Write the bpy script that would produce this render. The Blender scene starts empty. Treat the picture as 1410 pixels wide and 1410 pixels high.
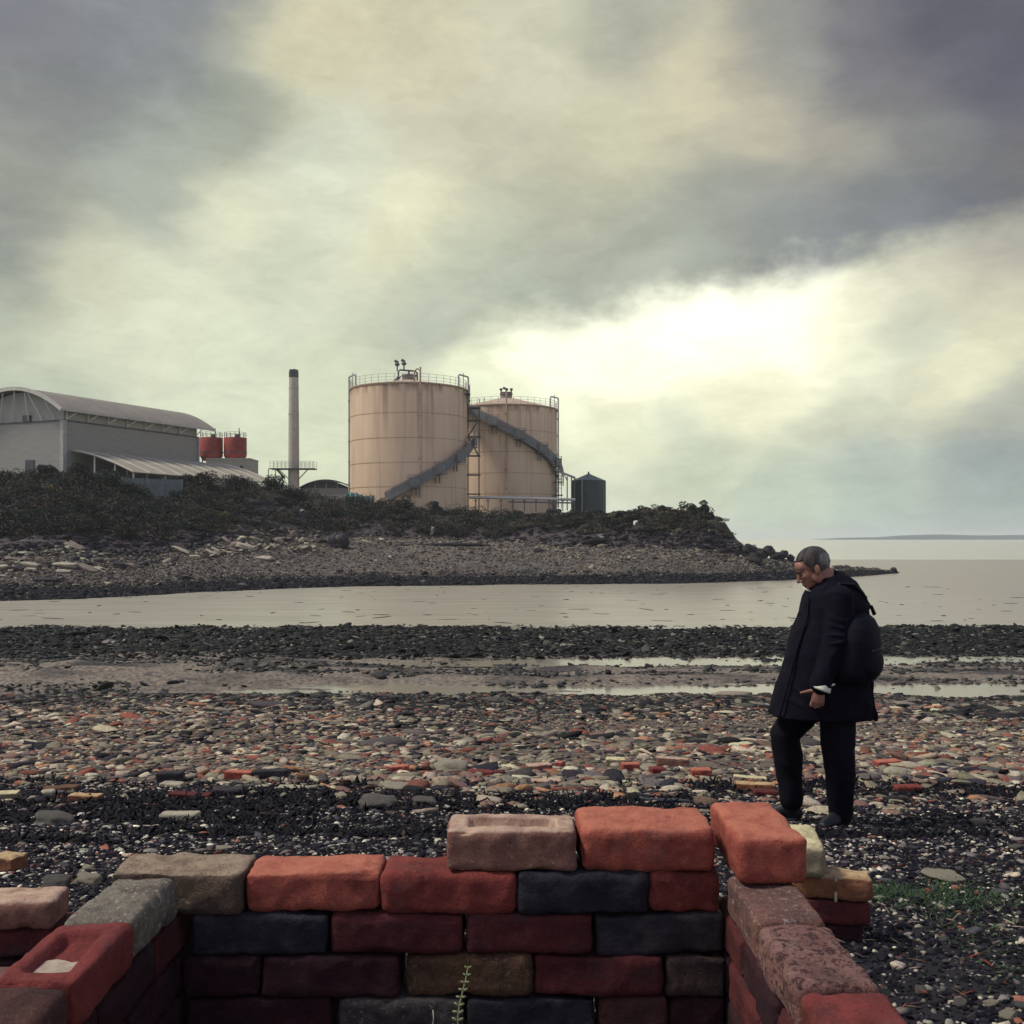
import bpy, bmesh, math, random
import numpy as np
from mathutils import Vector, Matrix, noise
R = math.radians
random.seed(7)
rng = np.random.default_rng(11)
sc = bpy.context.scene
F = 1450.0      # focal length in pixels of the 1410 px photograph
HY = 740.0      # horizon row
ZC = 4.0        # camera height above the water

# ------------------------------------------------------------------ camera
cam = bpy.data.cameras.new('camera')
cam.sensor_width = 36.0
cam.lens = 36.0 * F / 1410.0
cam.shift_y = (HY - 705.0) / 1410.0
cam.clip_start = 0.05
cam.clip_end = 20000
camo = bpy.data.objects.new('camera', cam)
sc.collection.objects.link(camo)
camo.location = (0, 0, ZC)
camo.rotation_euler = (R(90), 0, 0)
sc.camera = camo
sc.cycles.use_denoising = True
sc.cycles.max_bounces = 6
sc.cycles.volume_bounces = 1
sc.view_settings.view_transform = 'Standard'
sc.view_settings.look = 'None'
sc.view_settings.gamma = 1.0
sc.view_settings.exposure = 0.0

# ------------------------------------------------------------------ sun
SUN_AZ = R(268)      # compass style, 0 = +Y (view direction), clockwise
SUN_EL = R(54)
sl = bpy.data.lights.new('sun', 'SUN')
sl.energy = 3.1
sl.angle = R(11)
sl.color = (1.0, 0.93, 0.8)
so = bpy.data.objects.new('sun', sl)
sc.collection.objects.link(so)
sdir = Vector((math.sin(SUN_AZ) * math.cos(SUN_EL), math.cos(SUN_AZ) * math.cos(SUN_EL), math.sin(SUN_EL)))
so.rotation_euler = sdir.to_track_quat('Z', 'Y').to_euler()

def lin(r, g, b):
    f = lambda v: (v / 255 / 12.92) if v / 255 <= 0.04045 else ((v / 255 + 0.055) / 1.055) ** 2.4
    return (f(r), f(g), f(b))

# ------------------------------------------------------------------ sky: Nishita sky under a broken cloud deck
w = bpy.data.worlds.new('World')
sc.world = w
w.use_nodes = True
nt = w.node_tree
nt.nodes.clear()
def wn(t, **k):
    n = nt.nodes.new(t)
    for a, v in k.items():
        setattr(n, a, v)
    return n
def L(a, b): nt.links.new(a, b)
tc = wn('ShaderNodeTexCoord')
def vm(op, a, b=None, scale=None):
    n = wn('ShaderNodeVectorMath', operation=op)
    if hasattr(a, 'links'): L(a, n.inputs[0])
    else: n.inputs[0].default_value = a
    if b is not None:
        if hasattr(b, 'links'): L(b, n.inputs[1])
        else: n.inputs[1].default_value = b
    if scale is not None:
        if hasattr(scale, 'links'): L(scale, n.inputs['Scale'])
        else: n.inputs['Scale'].default_value = scale
    return n
def mt(op, a, b=None, c=None):
    n = wn('ShaderNodeMath', operation=op)
    for i, v in enumerate((a, b, c)):
        if v is None: continue
        if hasattr(v, 'links'): L(v, n.inputs[i])
        else: n.inputs[i].default_value = v
    return n.outputs[0]
D = vm('NORMALIZE', tc.outputs['Generated']).outputs[0]
st = vm('MULTIPLY', D, (1.0, 1.0, 2.6)).outputs[0]
def noise_node(vec, scale, detail, rough=0.55, off=(0, 0, 0)):
    v = vm('ADD', vec, off).outputs[0]
    n = wn('ShaderNodeTexNoise')
    L(v, n.inputs['Vector'])
    n.inputs['Scale'].default_value = scale
    n.inputs['Detail'].default_value = detail
    n.inputs['Roughness'].default_value = rough
    return n
n1 = noise_node(st, 3.2, 7, 0.52)
c1 = vm('SUBTRACT', n1.outputs['Color'], (0.5, 0.5, 0.5)).outputs[0]
w1 = vm('MULTIPLY', c1, (0.10, 0.10, 0.07)).outputs[0]
n2 = noise_node(st, 11, 6, 0.5, (3, 1, 7))
c2 = vm('SUBTRACT', n2.outputs['Color'], (0.5, 0.5, 0.5)).outputs[0]
w2 = vm('MULTIPLY', c2, (0.055, 0.055, 0.045)).outputs[0]
DW = vm('ADD', vm('ADD', D, w1).outputs[0], w2).outputs[0]
# cloud brightness samples: (x px, y px) in the direction seen past the camera, colour
SKY = [
 (0, 0, 126, 127, 134), (230, 30, 132, 135, 138), (120, 60, 128, 130, 134), (90, 150, 134, 136, 134), (200, 190, 160, 166, 156), (330, 150, 152, 158, 145),
 (440, 80, 212, 206, 174), (580, 60, 205, 200, 172), (720, 40, 202, 202, 176), (700, 170, 198, 196, 172), (450, 190, 205, 210, 190),
 (460, 260, 216, 220, 196), (340, 290, 224, 224, 194), (210, 240, 160, 168, 156), (0, 250, 150, 152, 142), (0, 340, 140, 145, 140),
 (110, 390, 205, 205, 178), (0, 480, 180, 186, 166), (120, 470, 212, 216, 190), (220, 450, 222, 226, 198), (560, 320, 222, 220, 188), (400, 370, 205, 210, 186),
 (640, 410, 196, 202, 180), (300, 520, 220, 226, 198), (60, 560, 184, 192, 172), (450, 600, 212, 218, 188), (880, 40, 172, 172, 158),
 (940, 110, 208, 202, 172), (1040, 160, 194, 188, 164), (830, 190, 206, 204, 174), (1200, 60, 116, 115, 122), (1330, 30, 92, 91, 102), (1080, 60, 150, 150, 145),
 (1390, 110, 92, 92, 104), (1150, 190, 168, 164, 150), (1290, 170, 130, 130, 128), (1400, 230, 118, 116, 114), (1000, 270, 152, 154, 144), (800, 300, 178, 178, 158),
 (850, 350, 158, 162, 150), (1180, 270, 124, 128, 130), (1360, 275, 112, 116, 124), (700, 430, 184, 190, 170), (1060, 310, 140, 144, 142), (930, 390, 186, 192, 174),
 (760, 490, 262, 262, 232), (840, 470, 272, 272, 244), (920, 455, 280, 280, 250), (985, 400, 282, 282, 255), (1060, 395, 280, 280, 252), (1120, 370, 270, 270, 245), (1070, 450, 275, 275, 245), (980, 480, 272, 270, 240), (880, 510, 258, 258, 226), (1150, 430, 255, 254, 222),
 (620, 440, 182, 188, 170), (760, 440, 172, 178, 162), (850, 415, 176, 182, 166), (960, 355, 152, 156, 148), (1140, 325, 140, 146, 146), (1240, 300, 128, 134, 136), (1310, 330, 196, 194, 176), (1300, 390, 214, 212, 186), (1200, 400, 226, 226, 198), (1410, 330, 170, 168, 156),
 (690, 500, 234, 238, 205), (1230, 350, 214, 212, 188), (1180, 370, 240, 240, 212), (1150, 480, 245, 245, 215), (1370, 340, 182, 180, 164), (1260, 440, 190, 194, 175), (1380, 430, 214, 212, 184), (1190, 480, 226, 228, 200),
 (1330, 500, 236, 234, 200), (1030, 545, 242, 240, 205), (1180, 560, 205, 208, 184), (1390, 560, 172, 176, 164), (860, 570, 224, 226, 194), (700, 600, 218, 222, 190),
 (950, 640, 200, 208, 184), (1200, 650, 172, 182, 172), (1390, 660, 152, 162, 160), (1080, 700, 190, 202, 182), (1390, 725, 164, 176, 170), (1200, 728, 178, 192, 180), (300, 700, 200, 206, 184), (800, 735, 205, 212, 190)]
def edge_py(px): return 475 - 0.24 * (px - 620)
deck = []; gap = []
for px, py, r, g, b in SKY:
    e_ = (Vector(((px - 705) / F, 1, (HY - py) / F)).normalized(), lin(r, g, b))
    below = py > edge_py(px) and px > 600
    (gap if below else deck).append(e_)
    if px < 720 and py > 430 and not below: gap.append(e_)
for az, el, r, g, b in [(-60, 12, 170, 175, 175), (60, 12, 150, 158, 178), (-50, 40, 130, 132, 150), (0, 50, 118, 122, 160), (50, 40, 108, 112, 152),  # unseen sky out of frame, tinted and dimmed to colour and deepen shadows
                        (0, 88, 118, 122, 170), (-110, 15, 190, 190, 190), (110, 15, 150, 158, 180), (-120, 50, 175, 173, 175), (120, 50, 125, 130, 165),
                        (180, 15, 175, 178, 200), (180, 50, 150, 153, 190), (-150, 30, 205, 205, 200), (0, -40, 90, 85, 90), (180, -40, 90, 85, 90)]:
    a, e = R(az), R(el)
    deck.append((Vector((math.sin(a) * math.cos(e), math.cos(a) * math.cos(e), math.sin(e))), lin(r, g, b)))
def field(samples, eps, pw):
    num = den = None
    for p, c in samples:
        d = vm('DISTANCE', DW, tuple(p)).outputs['Value']
        wgt = mt('POWER', mt('ADD', mt('MULTIPLY', d, d), eps), pw)
        s = vm('SCALE', tuple(c), scale=wgt).outputs[0]
        num = s if num is None else vm('ADD', num, s).outputs[0]
        den = wgt if den is None else mt('ADD', den, wgt)
    return vm('SCALE', num, scale=mt('DIVIDE', 1.0, den)).outputs[0]
cdeck = field(deck, 0.0022, -2.6)
cgap = field(gap, 0.0012, -2.6)
sep = wn('ShaderNodeSeparateXYZ'); L(DW, sep.inputs[0])
yy_ = mt('MAXIMUM', sep.outputs['Y'], 0.08)
uu = mt('DIVIDE', sep.outputs['X'], yy_); vv = mt('DIVIDE', sep.outputs['Z'], yy_)
ve = mt('ADD', mt('MULTIPLY', uu, 0.24), 0.183 + 0.24 * 0.0586)
def sstep(v, a, b):
    n = wn('ShaderNodeMapRange', interpolation_type='SMOOTHSTEP'); L(v, n.inputs[0]); n.inputs[1].default_value = a; n.inputs[2].default_value = b; return n.outputs[0]
n5 = noise_node(D, 13, 8, 0.6, (9, 3, 5))
ve = mt('ADD', ve, mt('MULTIPLY', mt('SUBTRACT', n5.outputs['Fac'], 0.5), 0.06))
msk = mt('MULTIPLY', sstep(mt('SUBTRACT', ve, vv), -0.022, 0.028), sstep(uu, -0.20, -0.07))
gm = wn('ShaderNodeMix', data_type='RGBA'); L(msk, gm.inputs[0]); L(cdeck, gm.inputs[6]); L(cgap, gm.inputs[7])
n3 = noise_node(vm('MULTIPLY', D, (1, 1, 2.0)).outputs[0], 6.5, 11, 0.66, (5, 2, 1))
n4 = noise_node(vm('ADD', vm('MULTIPLY', D, (1, 1, 2.0)).outputs[0], vm('SCALE', c2, scale=0.12).outputs[0]).outputs[0], 17, 9, 0.66, (2, 8, 4))
k = mt('ADD', mt('ADD', mt('MULTIPLY', mt('SUBTRACT', n3.outputs['Fac'], 0.5), 0.55), mt('MULTIPLY', mt('SUBTRACT', n4.outputs['Fac'], 0.5), 0.50)), 1.08)
cloud = vm('SCALE', gm.outputs[2], scale=k).outputs[0]
sky = wn('ShaderNodeTexSky', sky_type='NISHITA')
sky.sun_disc = False
sky.sun_elevation = SUN_EL
sky.sun_rotation = SUN_AZ
sky.air_density = 1.0
skys = vm('SCALE', sky.outputs[0], scale=0.10).outputs[0]
mx = wn('ShaderNodeMix', data_type='RGBA')
mx.inputs[0].default_value = 0.97
L(skys, mx.inputs[6]); L(cloud, mx.inputs[7])
bg = wn('ShaderNodeBackground')
L(mx.outputs[2], bg.inputs[0])
bg.inputs[1].default_value = 1.0
wo = wn('ShaderNodeOutputWorld')
L(bg.outputs[0], wo.inputs[0])
w.cycles.sampling_method = 'MANUAL'
w.cycles.sample_map_resolution = 512

# ------------------------------------------------------------------ helpers
COL = sc.collection
def P(px, py, d): return Vector(((px - 705) / F * d, d, ZC + (HY - py) / F * d))

def tag(o, label=None, cat=None, group=None, kind=None):
    if label: o['label'] = label
    if cat: o['category'] = cat
    if group: o['group'] = group
    if kind: o['kind'] = kind
    return o
def empty(name, loc, label=None, cat=None, group=None):
    o = bpy.data.objects.new(name, None)
    o.location = loc; o.empty_display_size = 0.2
    COL.objects.link(o)
    return tag(o, label, cat, group)
def link(name, me, mat=None, parent=None, smooth=False):
    o = bpy.data.objects.new(name, me)
    COL.objects.link(o)
    if mat is not None and len(me.materials) == 0: me.materials.append(mat)
    if parent is not None: o.parent = parent
    if smooth: me.shade_smooth()
    return o

class MB:
    """collects simple solids, builds one mesh"""
    def __init__(s): s.v = []; s.f = []; s.st = []
    def add(s, vs, fs):
        s.st.append((len(s.v), len(s.f)))
        n = len(s.v); s.v += [tuple(v) for v in vs]; s.f += [tuple(i + n for i in f) for f in fs]
    def box(s, c, dim, rot=None):
        M_ = rot if rot is not None else Matrix.Identity(3)
        c = Vector(c); x, y, z = dim[0] / 2, dim[1] / 2, dim[2] / 2
        vs = [c + M_ @ Vector((a * x, b * y, e * z)) for a, b, e in
              ((-1,-1,-1),(1,-1,-1),(1,1,-1),(-1,1,-1),(-1,-1,1),(1,-1,1),(1,1,1),(-1,1,1))]
        s.add(vs, [(0,3,2,1),(4,5,6,7),(0,1,5,4),(1,2,6,5),(2,3,7,6),(3,0,4,7)])
    def bar(s, a, b, wd, ht=None):
        a, b = Vector(a), Vector(b); ht = ht or wd
        d = b - a; ln = d.length
        if ln < 1e-6: return
        q = d.to_track_quat('X', 'Z').to_matrix()
        s.box((a + b) / 2, (ln, wd, ht), q)
    def tube(s, pts, r, n=8, caps=True, side=None):
        pts = [Vector(p) for p in pts]
        m = len(pts)
        rr = r if isinstance(r, (list, tuple)) else [r] * m
        vs = []; prev = None
        for i, p in enumerate(pts):
            t = (pts[min(i + 1, m - 1)] - pts[max(i - 1, 0)]).normalized()
            ref = Vector(side) if side else (prev if prev is not None else (Vector((0, 0, 1)) if abs(t.z) < 0.9 else Vector((1, 0, 0))))
            u = (ref - t * ref.dot(t)).normalized(); prev = u
            v = t.cross(u)
            a, b = rr[i] if isinstance(rr[i], (tuple, list)) else (rr[i], rr[i])
            for k_ in range(n):
                th = 2 * math.pi * k_ / n
                vs.append(p + u * (a * math.cos(th)) + v * (b * math.sin(th)))
        fs = []
        for i in range(m - 1):
            for k_ in range(n):
                fs.append((i * n + k_, i * n + (k_ + 1) % n, (i + 1) * n + (k_ + 1) % n, (i + 1) * n + k_))
        if caps:
            fs.append(tuple(reversed(range(n)))); fs.append(tuple((m - 1) * n + k_ for k_ in range(n)))
        s.add(vs, fs)
    def blob(s, c, r, rot=None, n=16, m=10):
        c = Vector(c); M_ = rot if rot is not None else Matrix.Identity(3)
        vs = [c + M_ @ Vector((0, 0, r[2]))]
        for i in range(1, m):
            ph = math.pi * i / m
            for k_ in range(n):
                th = 2 * math.pi * k_ / n
                vs.append(c + M_ @ Vector((r[0] * math.sin(ph) * math.cos(th), r[1] * math.sin(ph) * math.sin(th), r[2] * math.cos(ph))))
        vs.append(c + M_ @ Vector((0, 0, -r[2])))
        fs = [(0, 1 + k_, 1 + (k_ + 1) % n) for k_ in range(n)]
        for i in range(m - 2):
            for k_ in range(n):
                a = 1 + i * n; b = a + n
                fs.append((a + k_, b + k_, b + (k_ + 1) % n, a + (k_ + 1) % n))
        a = 1 + (m - 2) * n; e = len(vs) - 1
        fs += [(e, a + (k_ + 1) % n, a + k_) for k_ in range(n)]
        s.add(vs, fs)
    def limb(s, pts, rr, n=14, side=(0, 1, 0)):
        """tapered limb with round ends"""
        s.tube(pts, rr, n, True, side)
        for i in (0, len(pts) - 1):
            a, b = rr[i] if isinstance(rr[i], (tuple, list)) else (rr[i], rr[i])
            t = (Vector(pts[min(i + 1, len(pts) - 1)]) - Vector(pts[max(i - 1, 0)])).normalized()
            u = (Vector(side) - t * Vector(side).dot(t)).normalized()
            M_ = Matrix((u, t.cross(u), t)).transposed()
            s.blob(pts[i], (a, b, min(a, b)), M_, 12, 8)
    def mesh(s, name):
        me = bpy.data.meshes.new(name)
        me.from_pydata(s.v, [], s.f); me.update()
        return me
    def build(s, name, mat, parent=None, smooth=False):
        return link(name, s.mesh(name), mat, parent, smooth)
    def split(s, name, mat, parent, smooth=False):
        """every solid added becomes a part of its own"""
        for i, (v0, f0) in enumerate(s.st):
            v1, f1 = s.st[i + 1] if i + 1 < len(s.st) else (len(s.v), len(s.f))
            me = bpy.data.meshes.new(name); me.from_pydata(s.v[v0:v1], [], [tuple(k - v0 for k in f) for f in s.f[f0:f1]]); me.update()
            link(name, me, mat, parent, smooth)

def auto_smooth(me, ang=35):
    me.shade_smooth()
    bm = bmesh.new(); bm.from_mesh(me)
    for e in bm.edges:
        if len(e.link_faces) == 2 and e.calc_face_angle(0) > R(ang): e.smooth = False
    bm.to_mesh(me); bm.free()

def remeshed(mb, name, voxel, smooth_it=4, fac=0.5):
    me = mb.mesh(name + '_raw')
    o = bpy.data.objects.new(name + '_tmp', me); COL.objects.link(o)
    m = o.modifiers.new('r', 'REMESH'); m.mode = 'VOXEL'; m.voxel_size = voxel; m.use_smooth_shade = True
    if smooth_it:
        s_ = o.modifiers.new('s', 'SMOOTH'); s_.iterations = smooth_it; s_.factor = fac
    dg = bpy.context.evaluated_depsgraph_get()
    out = bpy.data.meshes.new_from_object(o.evaluated_get(dg))
    out.name = name
    bpy.data.objects.remove(o); bpy.data.meshes.remove(me)
    out.shade_smooth()
    return out

# ---- numpy value noise
def hash2(ix, iy, seed):
    h = (ix.astype(np.int64) * 374761393 + iy.astype(np.int64) * 668265263 + seed * 1442695041) & 0x7fffffff
    h = ((h ^ (h >> 13)) * 1274126177) & 0x7fffffff
    return ((h ^ (h >> 16)) & 0xffff) / 65535.0
def vn(x, y, seed=0):
    ix = np.floor(x); iy = np.floor(y); fx = x - ix; fy = y - iy
    fx = fx * fx * (3 - 2 * fx); fy = fy * fy * (3 - 2 * fy)
    a = hash2(ix, iy, seed); b = hash2(ix + 1, iy, seed); c = hash2(ix, iy + 1, seed); d = hash2(ix + 1, iy + 1, seed)
    return (a * (1 - fx) + b * fx) * (1 - fy) + (c * (1 - fx) + d * fx) * fy
def fbm(x, y, oct=4, seed=0):
    s = 0; a = 0.5
    for i in range(oct):
        s = s + a * (vn(x * 2 ** i, y * 2 ** i, seed + i) - 0.5) * 2; a *= 0.5
    return s

# ---- materials
def newmat(name):
    m = bpy.data.materials.new(name); m.use_nodes = True
    return m, m.node_tree, m.node_tree.nodes['Principled BSDF']
def M(name, c1, c2=None, scale=5, rough=0.8, bump=0.0, bscale=None, spec=0.3, metal=0.0, detail=6, lo=0.35, hi=0.65, c3=None, s3=40, t3=0.62, stretch=None, island=0.0, attr=None, bdist=0.02):
    """two colours mixed by noise, optional specks of a third colour, optional bump"""
    m, t, b = newmat(name)
    N = t.nodes; lk = t.links.new
    co = N.new('ShaderNodeTexCoord').outputs['Object']
    if stretch:
        mp = N.new('ShaderNodeMapping'); mp.inputs['Scale'].default_value = stretch; lk(co, mp.inputs[0]); cs = mp.outputs[0]
    else: cs = co
    no = N.new('ShaderNodeTexNoise'); lk(cs, no.inputs['Vector'])
    no.inputs['Scale'].default_value = scale; no.inputs['Detail'].default_value = detail; no.inputs['Roughness'].default_value = 0.6
    rp = N.new('ShaderNodeMapRange'); lk(no.outputs['Fac'], rp.inputs[0])
    rp.inputs[1].default_value = lo; rp.inputs[2].default_value = hi
    mx = N.new('ShaderNodeMix'); mx.data_type = 'RGBA'
    lk(rp.outputs[0], mx.inputs[0])
    if attr:
        at = N.new('ShaderNodeAttribute'); at.attribute_name = attr
        dk = N.new('ShaderNodeMix'); dk.data_type = 'RGBA'; dk.blend_type = 'MULTIPLY'; dk.inputs[0].default_value = 1
        lk(at.outputs['Color'], dk.inputs[6]); dk.inputs[7].default_value = (*c1, 1)
        dk2 = N.new('ShaderNodeMix'); dk2.data_type = 'RGBA'; dk2.blend_type = 'MULTIPLY'; dk2.inputs[0].default_value = 1
        lk(at.outputs['Color'], dk2.inputs[6]); dk2.inputs[7].default_value = (*(c2 or c1), 1)
        lk(dk.outputs[2], mx.inputs[6]); lk(dk2.outputs[2], mx.inputs[7])
    else:
        mx.inputs[6].default_value = (*c1, 1); mx.inputs[7].default_value = (*(c2 or c1), 1)
    out = mx.outputs[2]
    if c3:
        n3_ = N.new('ShaderNodeTexNoise'); lk(co, n3_.inputs['Vector']); n3_.inputs['Scale'].default_value = s3; n3_.inputs['Detail'].default_value = 3
        r3 = N.new('ShaderNodeMapRange'); lk(n3_.outputs['Fac'], r3.inputs[0]); r3.inputs[1].default_value = t3; r3.inputs[2].default_value = t3 + 0.05
        m3 = N.new('ShaderNodeMix'); m3.data_type = 'RGBA'; lk(r3.outputs[0], m3.inputs[0]); lk(out, m3.inputs[6]); m3.inputs[7].default_value = (*c3, 1)
        out = m3.outputs[2]
    lk(out, b.inputs['Base Color'])
    b.inputs['Roughness'].default_value = rough
    b.inputs['Specular IOR Level'].default_value = spec
    b.inputs['Metallic'].default_value = metal
    if bump:
        nb = N.new('ShaderNodeTexNoise'); lk(cs, nb.inputs['Vector']); nb.inputs['Scale'].default_value = bscale or scale * 4
        nb.inputs['Detail'].default_value = 8; nb.inputs['Roughness'].default_value = 0.65
        bp = N.new('ShaderNodeBump'); bp.inputs['Strength'].default_value = bump; bp.inputs['Distance'].default_value = bdist
        lk(nb.outputs['Fac'], bp.inputs['Height']); lk(bp.outputs[0], b.inputs['Normal'])
    return m

def setcol(me, cols):
    a = me.color_attributes.new('Col', 'FLOAT_COLOR', 'POINT')
    c = np.ones((len(me.vertices), 4), np.float32); c[:, :3] = cols
    a.data.foreach_set('color', c.ravel())
def npmesh(name, V, Fc, k):
    """V (n,3), Fc (m,k) faces"""
    me = bpy.data.meshes.new(name)
    n = len(V); m = len(Fc)
    me.vertices.add(n); me.vertices.foreach_set('co', np.asarray(V, np.float32).ravel())
    me.loops.add(m * k); me.loops.foreach_set('vertex_index', np.asarray(Fc, np.int32).ravel())
    me.polygons.add(m); me.polygons.foreach_set('loop_start', np.arange(0, m * k, k, dtype=np.int32))
    me.polygons.foreach_set('loop_total', np.full(m, k, np.int32))
    me.update(calc_edges=True); me.validate()
    return me
def grid_faces(nr, nc):
    i = np.arange(nr - 1)[:, None] * nc + np.arange(nc - 1)[None, :]
    return np.stack([i, i + 1, i + nc + 1, i + nc], -1).reshape(-1, 4)

def ico(sub, seed, blocky=0.0, amp=0.18):
    bm = bmesh.new(); bmesh.ops.create_icosphere(bm, subdivisions=sub, radius=1)
    vs = []
    for v in bm.verts:
        c = v.co.copy()
        if blocky:
            m_ = max(abs(c.x), abs(c.y), abs(c.z)); c = c.lerp(c / m_ * 0.8, blocky)
        c *= 1 + amp * noise.noise(v.co * 1.3 + Vector((seed * 7.1, seed * 3.3, 0)))
        vs.append(tuple(c))
    bm.verts.ensure_lookup_table()
    fs = [tuple(v.index for v in f.verts) for f in bm.faces]
    bm.free()
    return np.array(vs), np.array(fs)
def rotm(yaw, pitch, roll):
    cy, sy, cp, sp, cr, sr = np.cos(yaw), np.sin(yaw), np.cos(pitch), np.sin(pitch), np.cos(roll), np.sin(roll)
    Rm = np.empty((len(yaw), 3, 3))
    Rm[:, 0, 0] = cy * cp; Rm[:, 0, 1] = cy * sp * sr - sy * cr; Rm[:, 0, 2] = cy * sp * cr + sy * sr
    Rm[:, 1, 0] = sy * cp; Rm[:, 1, 1] = sy * sp * sr + cy * cr; Rm[:, 1, 2] = sy * sp * cr - cy * sr
    Rm[:, 2, 0] = -sp; Rm[:, 2, 1] = cp * sr; Rm[:, 2, 2] = cp * cr
    return Rm
def scatter(name, pos, size, tilt, cols, temps, mat, smooth=True):
    n = len(pos)
    which = rng.integers(0, len(temps), n)
    Rm = rotm(rng.uniform(0, 6.28, n), rng.normal(0, tilt, n), rng.normal(0, tilt, n))
    Vs, Fs, Cs = [], [], []; off = 0
    for t, (tv, tf) in enumerate(temps):
        ix = np.where(which == t)[0]
        if len(ix) == 0: continue
        v = tv[None] * size[ix][:, None, :]
        v = np.einsum('nij,nkj->nki', Rm[ix], v) + pos[ix][:, None, :]
        Vs.append(v.reshape(-1, 3))
        Fs.append((tf[None] + (np.arange(len(ix)) * len(tv))[:, None, None] + off).reshape(-1, tf.shape[1]))
        Cs.append(np.repeat(cols[ix], len(tv), 0)); off += len(ix) * len(tv)
    me = npmesh(name, np.concatenate(Vs), np.concatenate(Fs), temps[0][1].shape[1])
    setcol(me, np.concatenate(Cs))
    return link(name, me, mat, None, smooth)

# ------------------------------------------------------------------ beach
PY = np.array([-12, 0, 2.3, 3.3, 4.5, 6.4, 9, 14, 19.0, 20.3, 21.8, 23.6, 24, 25.2, 25.8, 26.4, 29.5, 30.2, 31.4, 32.5, 36, 42, 46.5, 50, 60, 70])
PZ = np.array([-1.0, -1.03, -1.05, -1.18, -1.38, -1.75, -2.08, -2.53, -2.95, -3.08, -3.4, -3.66, -3.67, -3.66, -3.58, -3.5, -3.6, -3.66, -3.66, -3.56, -3.66, -3.86, -4.0, -4.15, -4.8, -5.4])
def beach_z(x, y):
    x = np.asarray(x, float); y = np.asarray(y, float)
    wob = fbm(x * 0.18, y * 0.1 + 3, 3, 5)
    fac = np.clip((y - 6) / 10, 0, 1)
    yy = y + wob * 1.1 * fac
    z = np.interp(yy, PY, PZ)
    near = 0.012 + 0.035 * np.clip((y - 5) / 12, 0, 1)
    z = z + near * fbm(x * 0.9, y * 0.9, 4, 9)
    mud = np.clip((y - 21) / 2, 0, 1) * np.clip((33 - y) / 2, 0, 1)
    z = z + mud * 0.09 * (np.abs(fbm(x * 0.5, y * 1.1, 4, 21)) * 2 - 0.35) * np.clip(1.3 - 0.05 * (x + 6), 0.5, 1.6)
    z = z + mud * 0.10 * np.clip((-x - 3) / 5, 0, 1)
    weed = np.clip((y - 31.5) / 2, 0, 1)
    z = z + weed * 0.07 * fbm(x * 0.8, y * 0.8, 4, 31)
    return ZC + z
rows = np.concatenate([np.linspace(-12, 1.5, 20), 1.6 + 0.03 * np.arange(0, 160), np.geomspace(6.42, 70, 520)])
cols_ = np.linspace(-1, 1, 520)
YY, SS = np.meshgrid(rows, cols_, indexing='ij')
XX = SS * (4 + 0.85 * np.maximum(YY, 0))
ZZ = beach_z(XX, YY)
V = np.stack([XX, YY, ZZ], -1).reshape(-1, 3)
me = npmesh('beach', V, grid_faces(len(rows), len(cols_))[:, ::-1], 4)
x, y = V[:, 0], V[:, 1]
def mixc(a, b, t): return np.asarray(a)[None] * (1 - t[:, None]) + np.asarray(b)[None] * t[:, None]
dark = (0.006, 0.006, 0.012); grit = (0.018, 0.017, 0.025); tan = (0.13, 0.11, 0.09); mudc = (0.19, 0.168, 0.138); weedc = (0.018, 0.022, 0.024)
nz = fbm(x * 0.7, y * 1.6, 5, 40)
c = np.tile(np.array(grit), (len(x), 1))
t = np.clip((y - 7.2) / 2.5 + nz * 0.8, 0, 1); c = c * (1 - t[:, None]) + np.array(tan) * t[:, None]
wr = np.clip(1 - np.abs(y - 6.6 + 1.2 * fbm(x * 0.3, y * 0, 3, 2)) / 1.3, 0, 1) * np.clip(nz * 4 + 0.8, 0, 1)
c = c * (1 - wr[:, None]) + np.array(dark) * wr[:, None]
t = np.clip((y - 15.5) / 3, 0, 1); c = c * (1 - t[:, None]) + np.array((0.05, 0.05, 0.055)) * t[:, None]
t = np.clip((y - 20.8) / 0.8, 0, 1); c = c * (1 - t[:, None]) + np.array(mudc) * t[:, None]
t = np.clip(nz * 5 + 0.1, 0, 1) * np.clip((y - 24.5) / 3, 0.25, 0.9) * (y > 21.5); c = c * (1 - t[:, None]) + np.array((0.045, 0.043, 0.045)) * t[:, None]
t = np.clip((y - 31.6) / 1.2, 0, 1); c = c * (1 - t[:, None]) + np.array(weedc) * t[:, None]
setcol(me, c)
m_beach = M('beach_shingle', (0.55, 0.52, 0.62), (1.5, 1.45, 1.35), 9, 0.9, 1.0, 22, attr='Col', lo=0.38, hi=0.62, detail=12, bdist=0.05)
beach = tag(link('beach', me, m_beach, None, True), kind='structure')

def on_beach(px, py):
    """point of the beach seen at a pixel"""
    ds = np.linspace(1.7, 46, 6000)
    xs = (px - 705) / F * ds
    oo = (ZC - beach_z(xs, ds)) * F / ds
    i = int(np.argmax(oo <= py - HY))
    return float(xs[i]), float(ds[i]), float(beach_z(xs[i], ds[i]))

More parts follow.
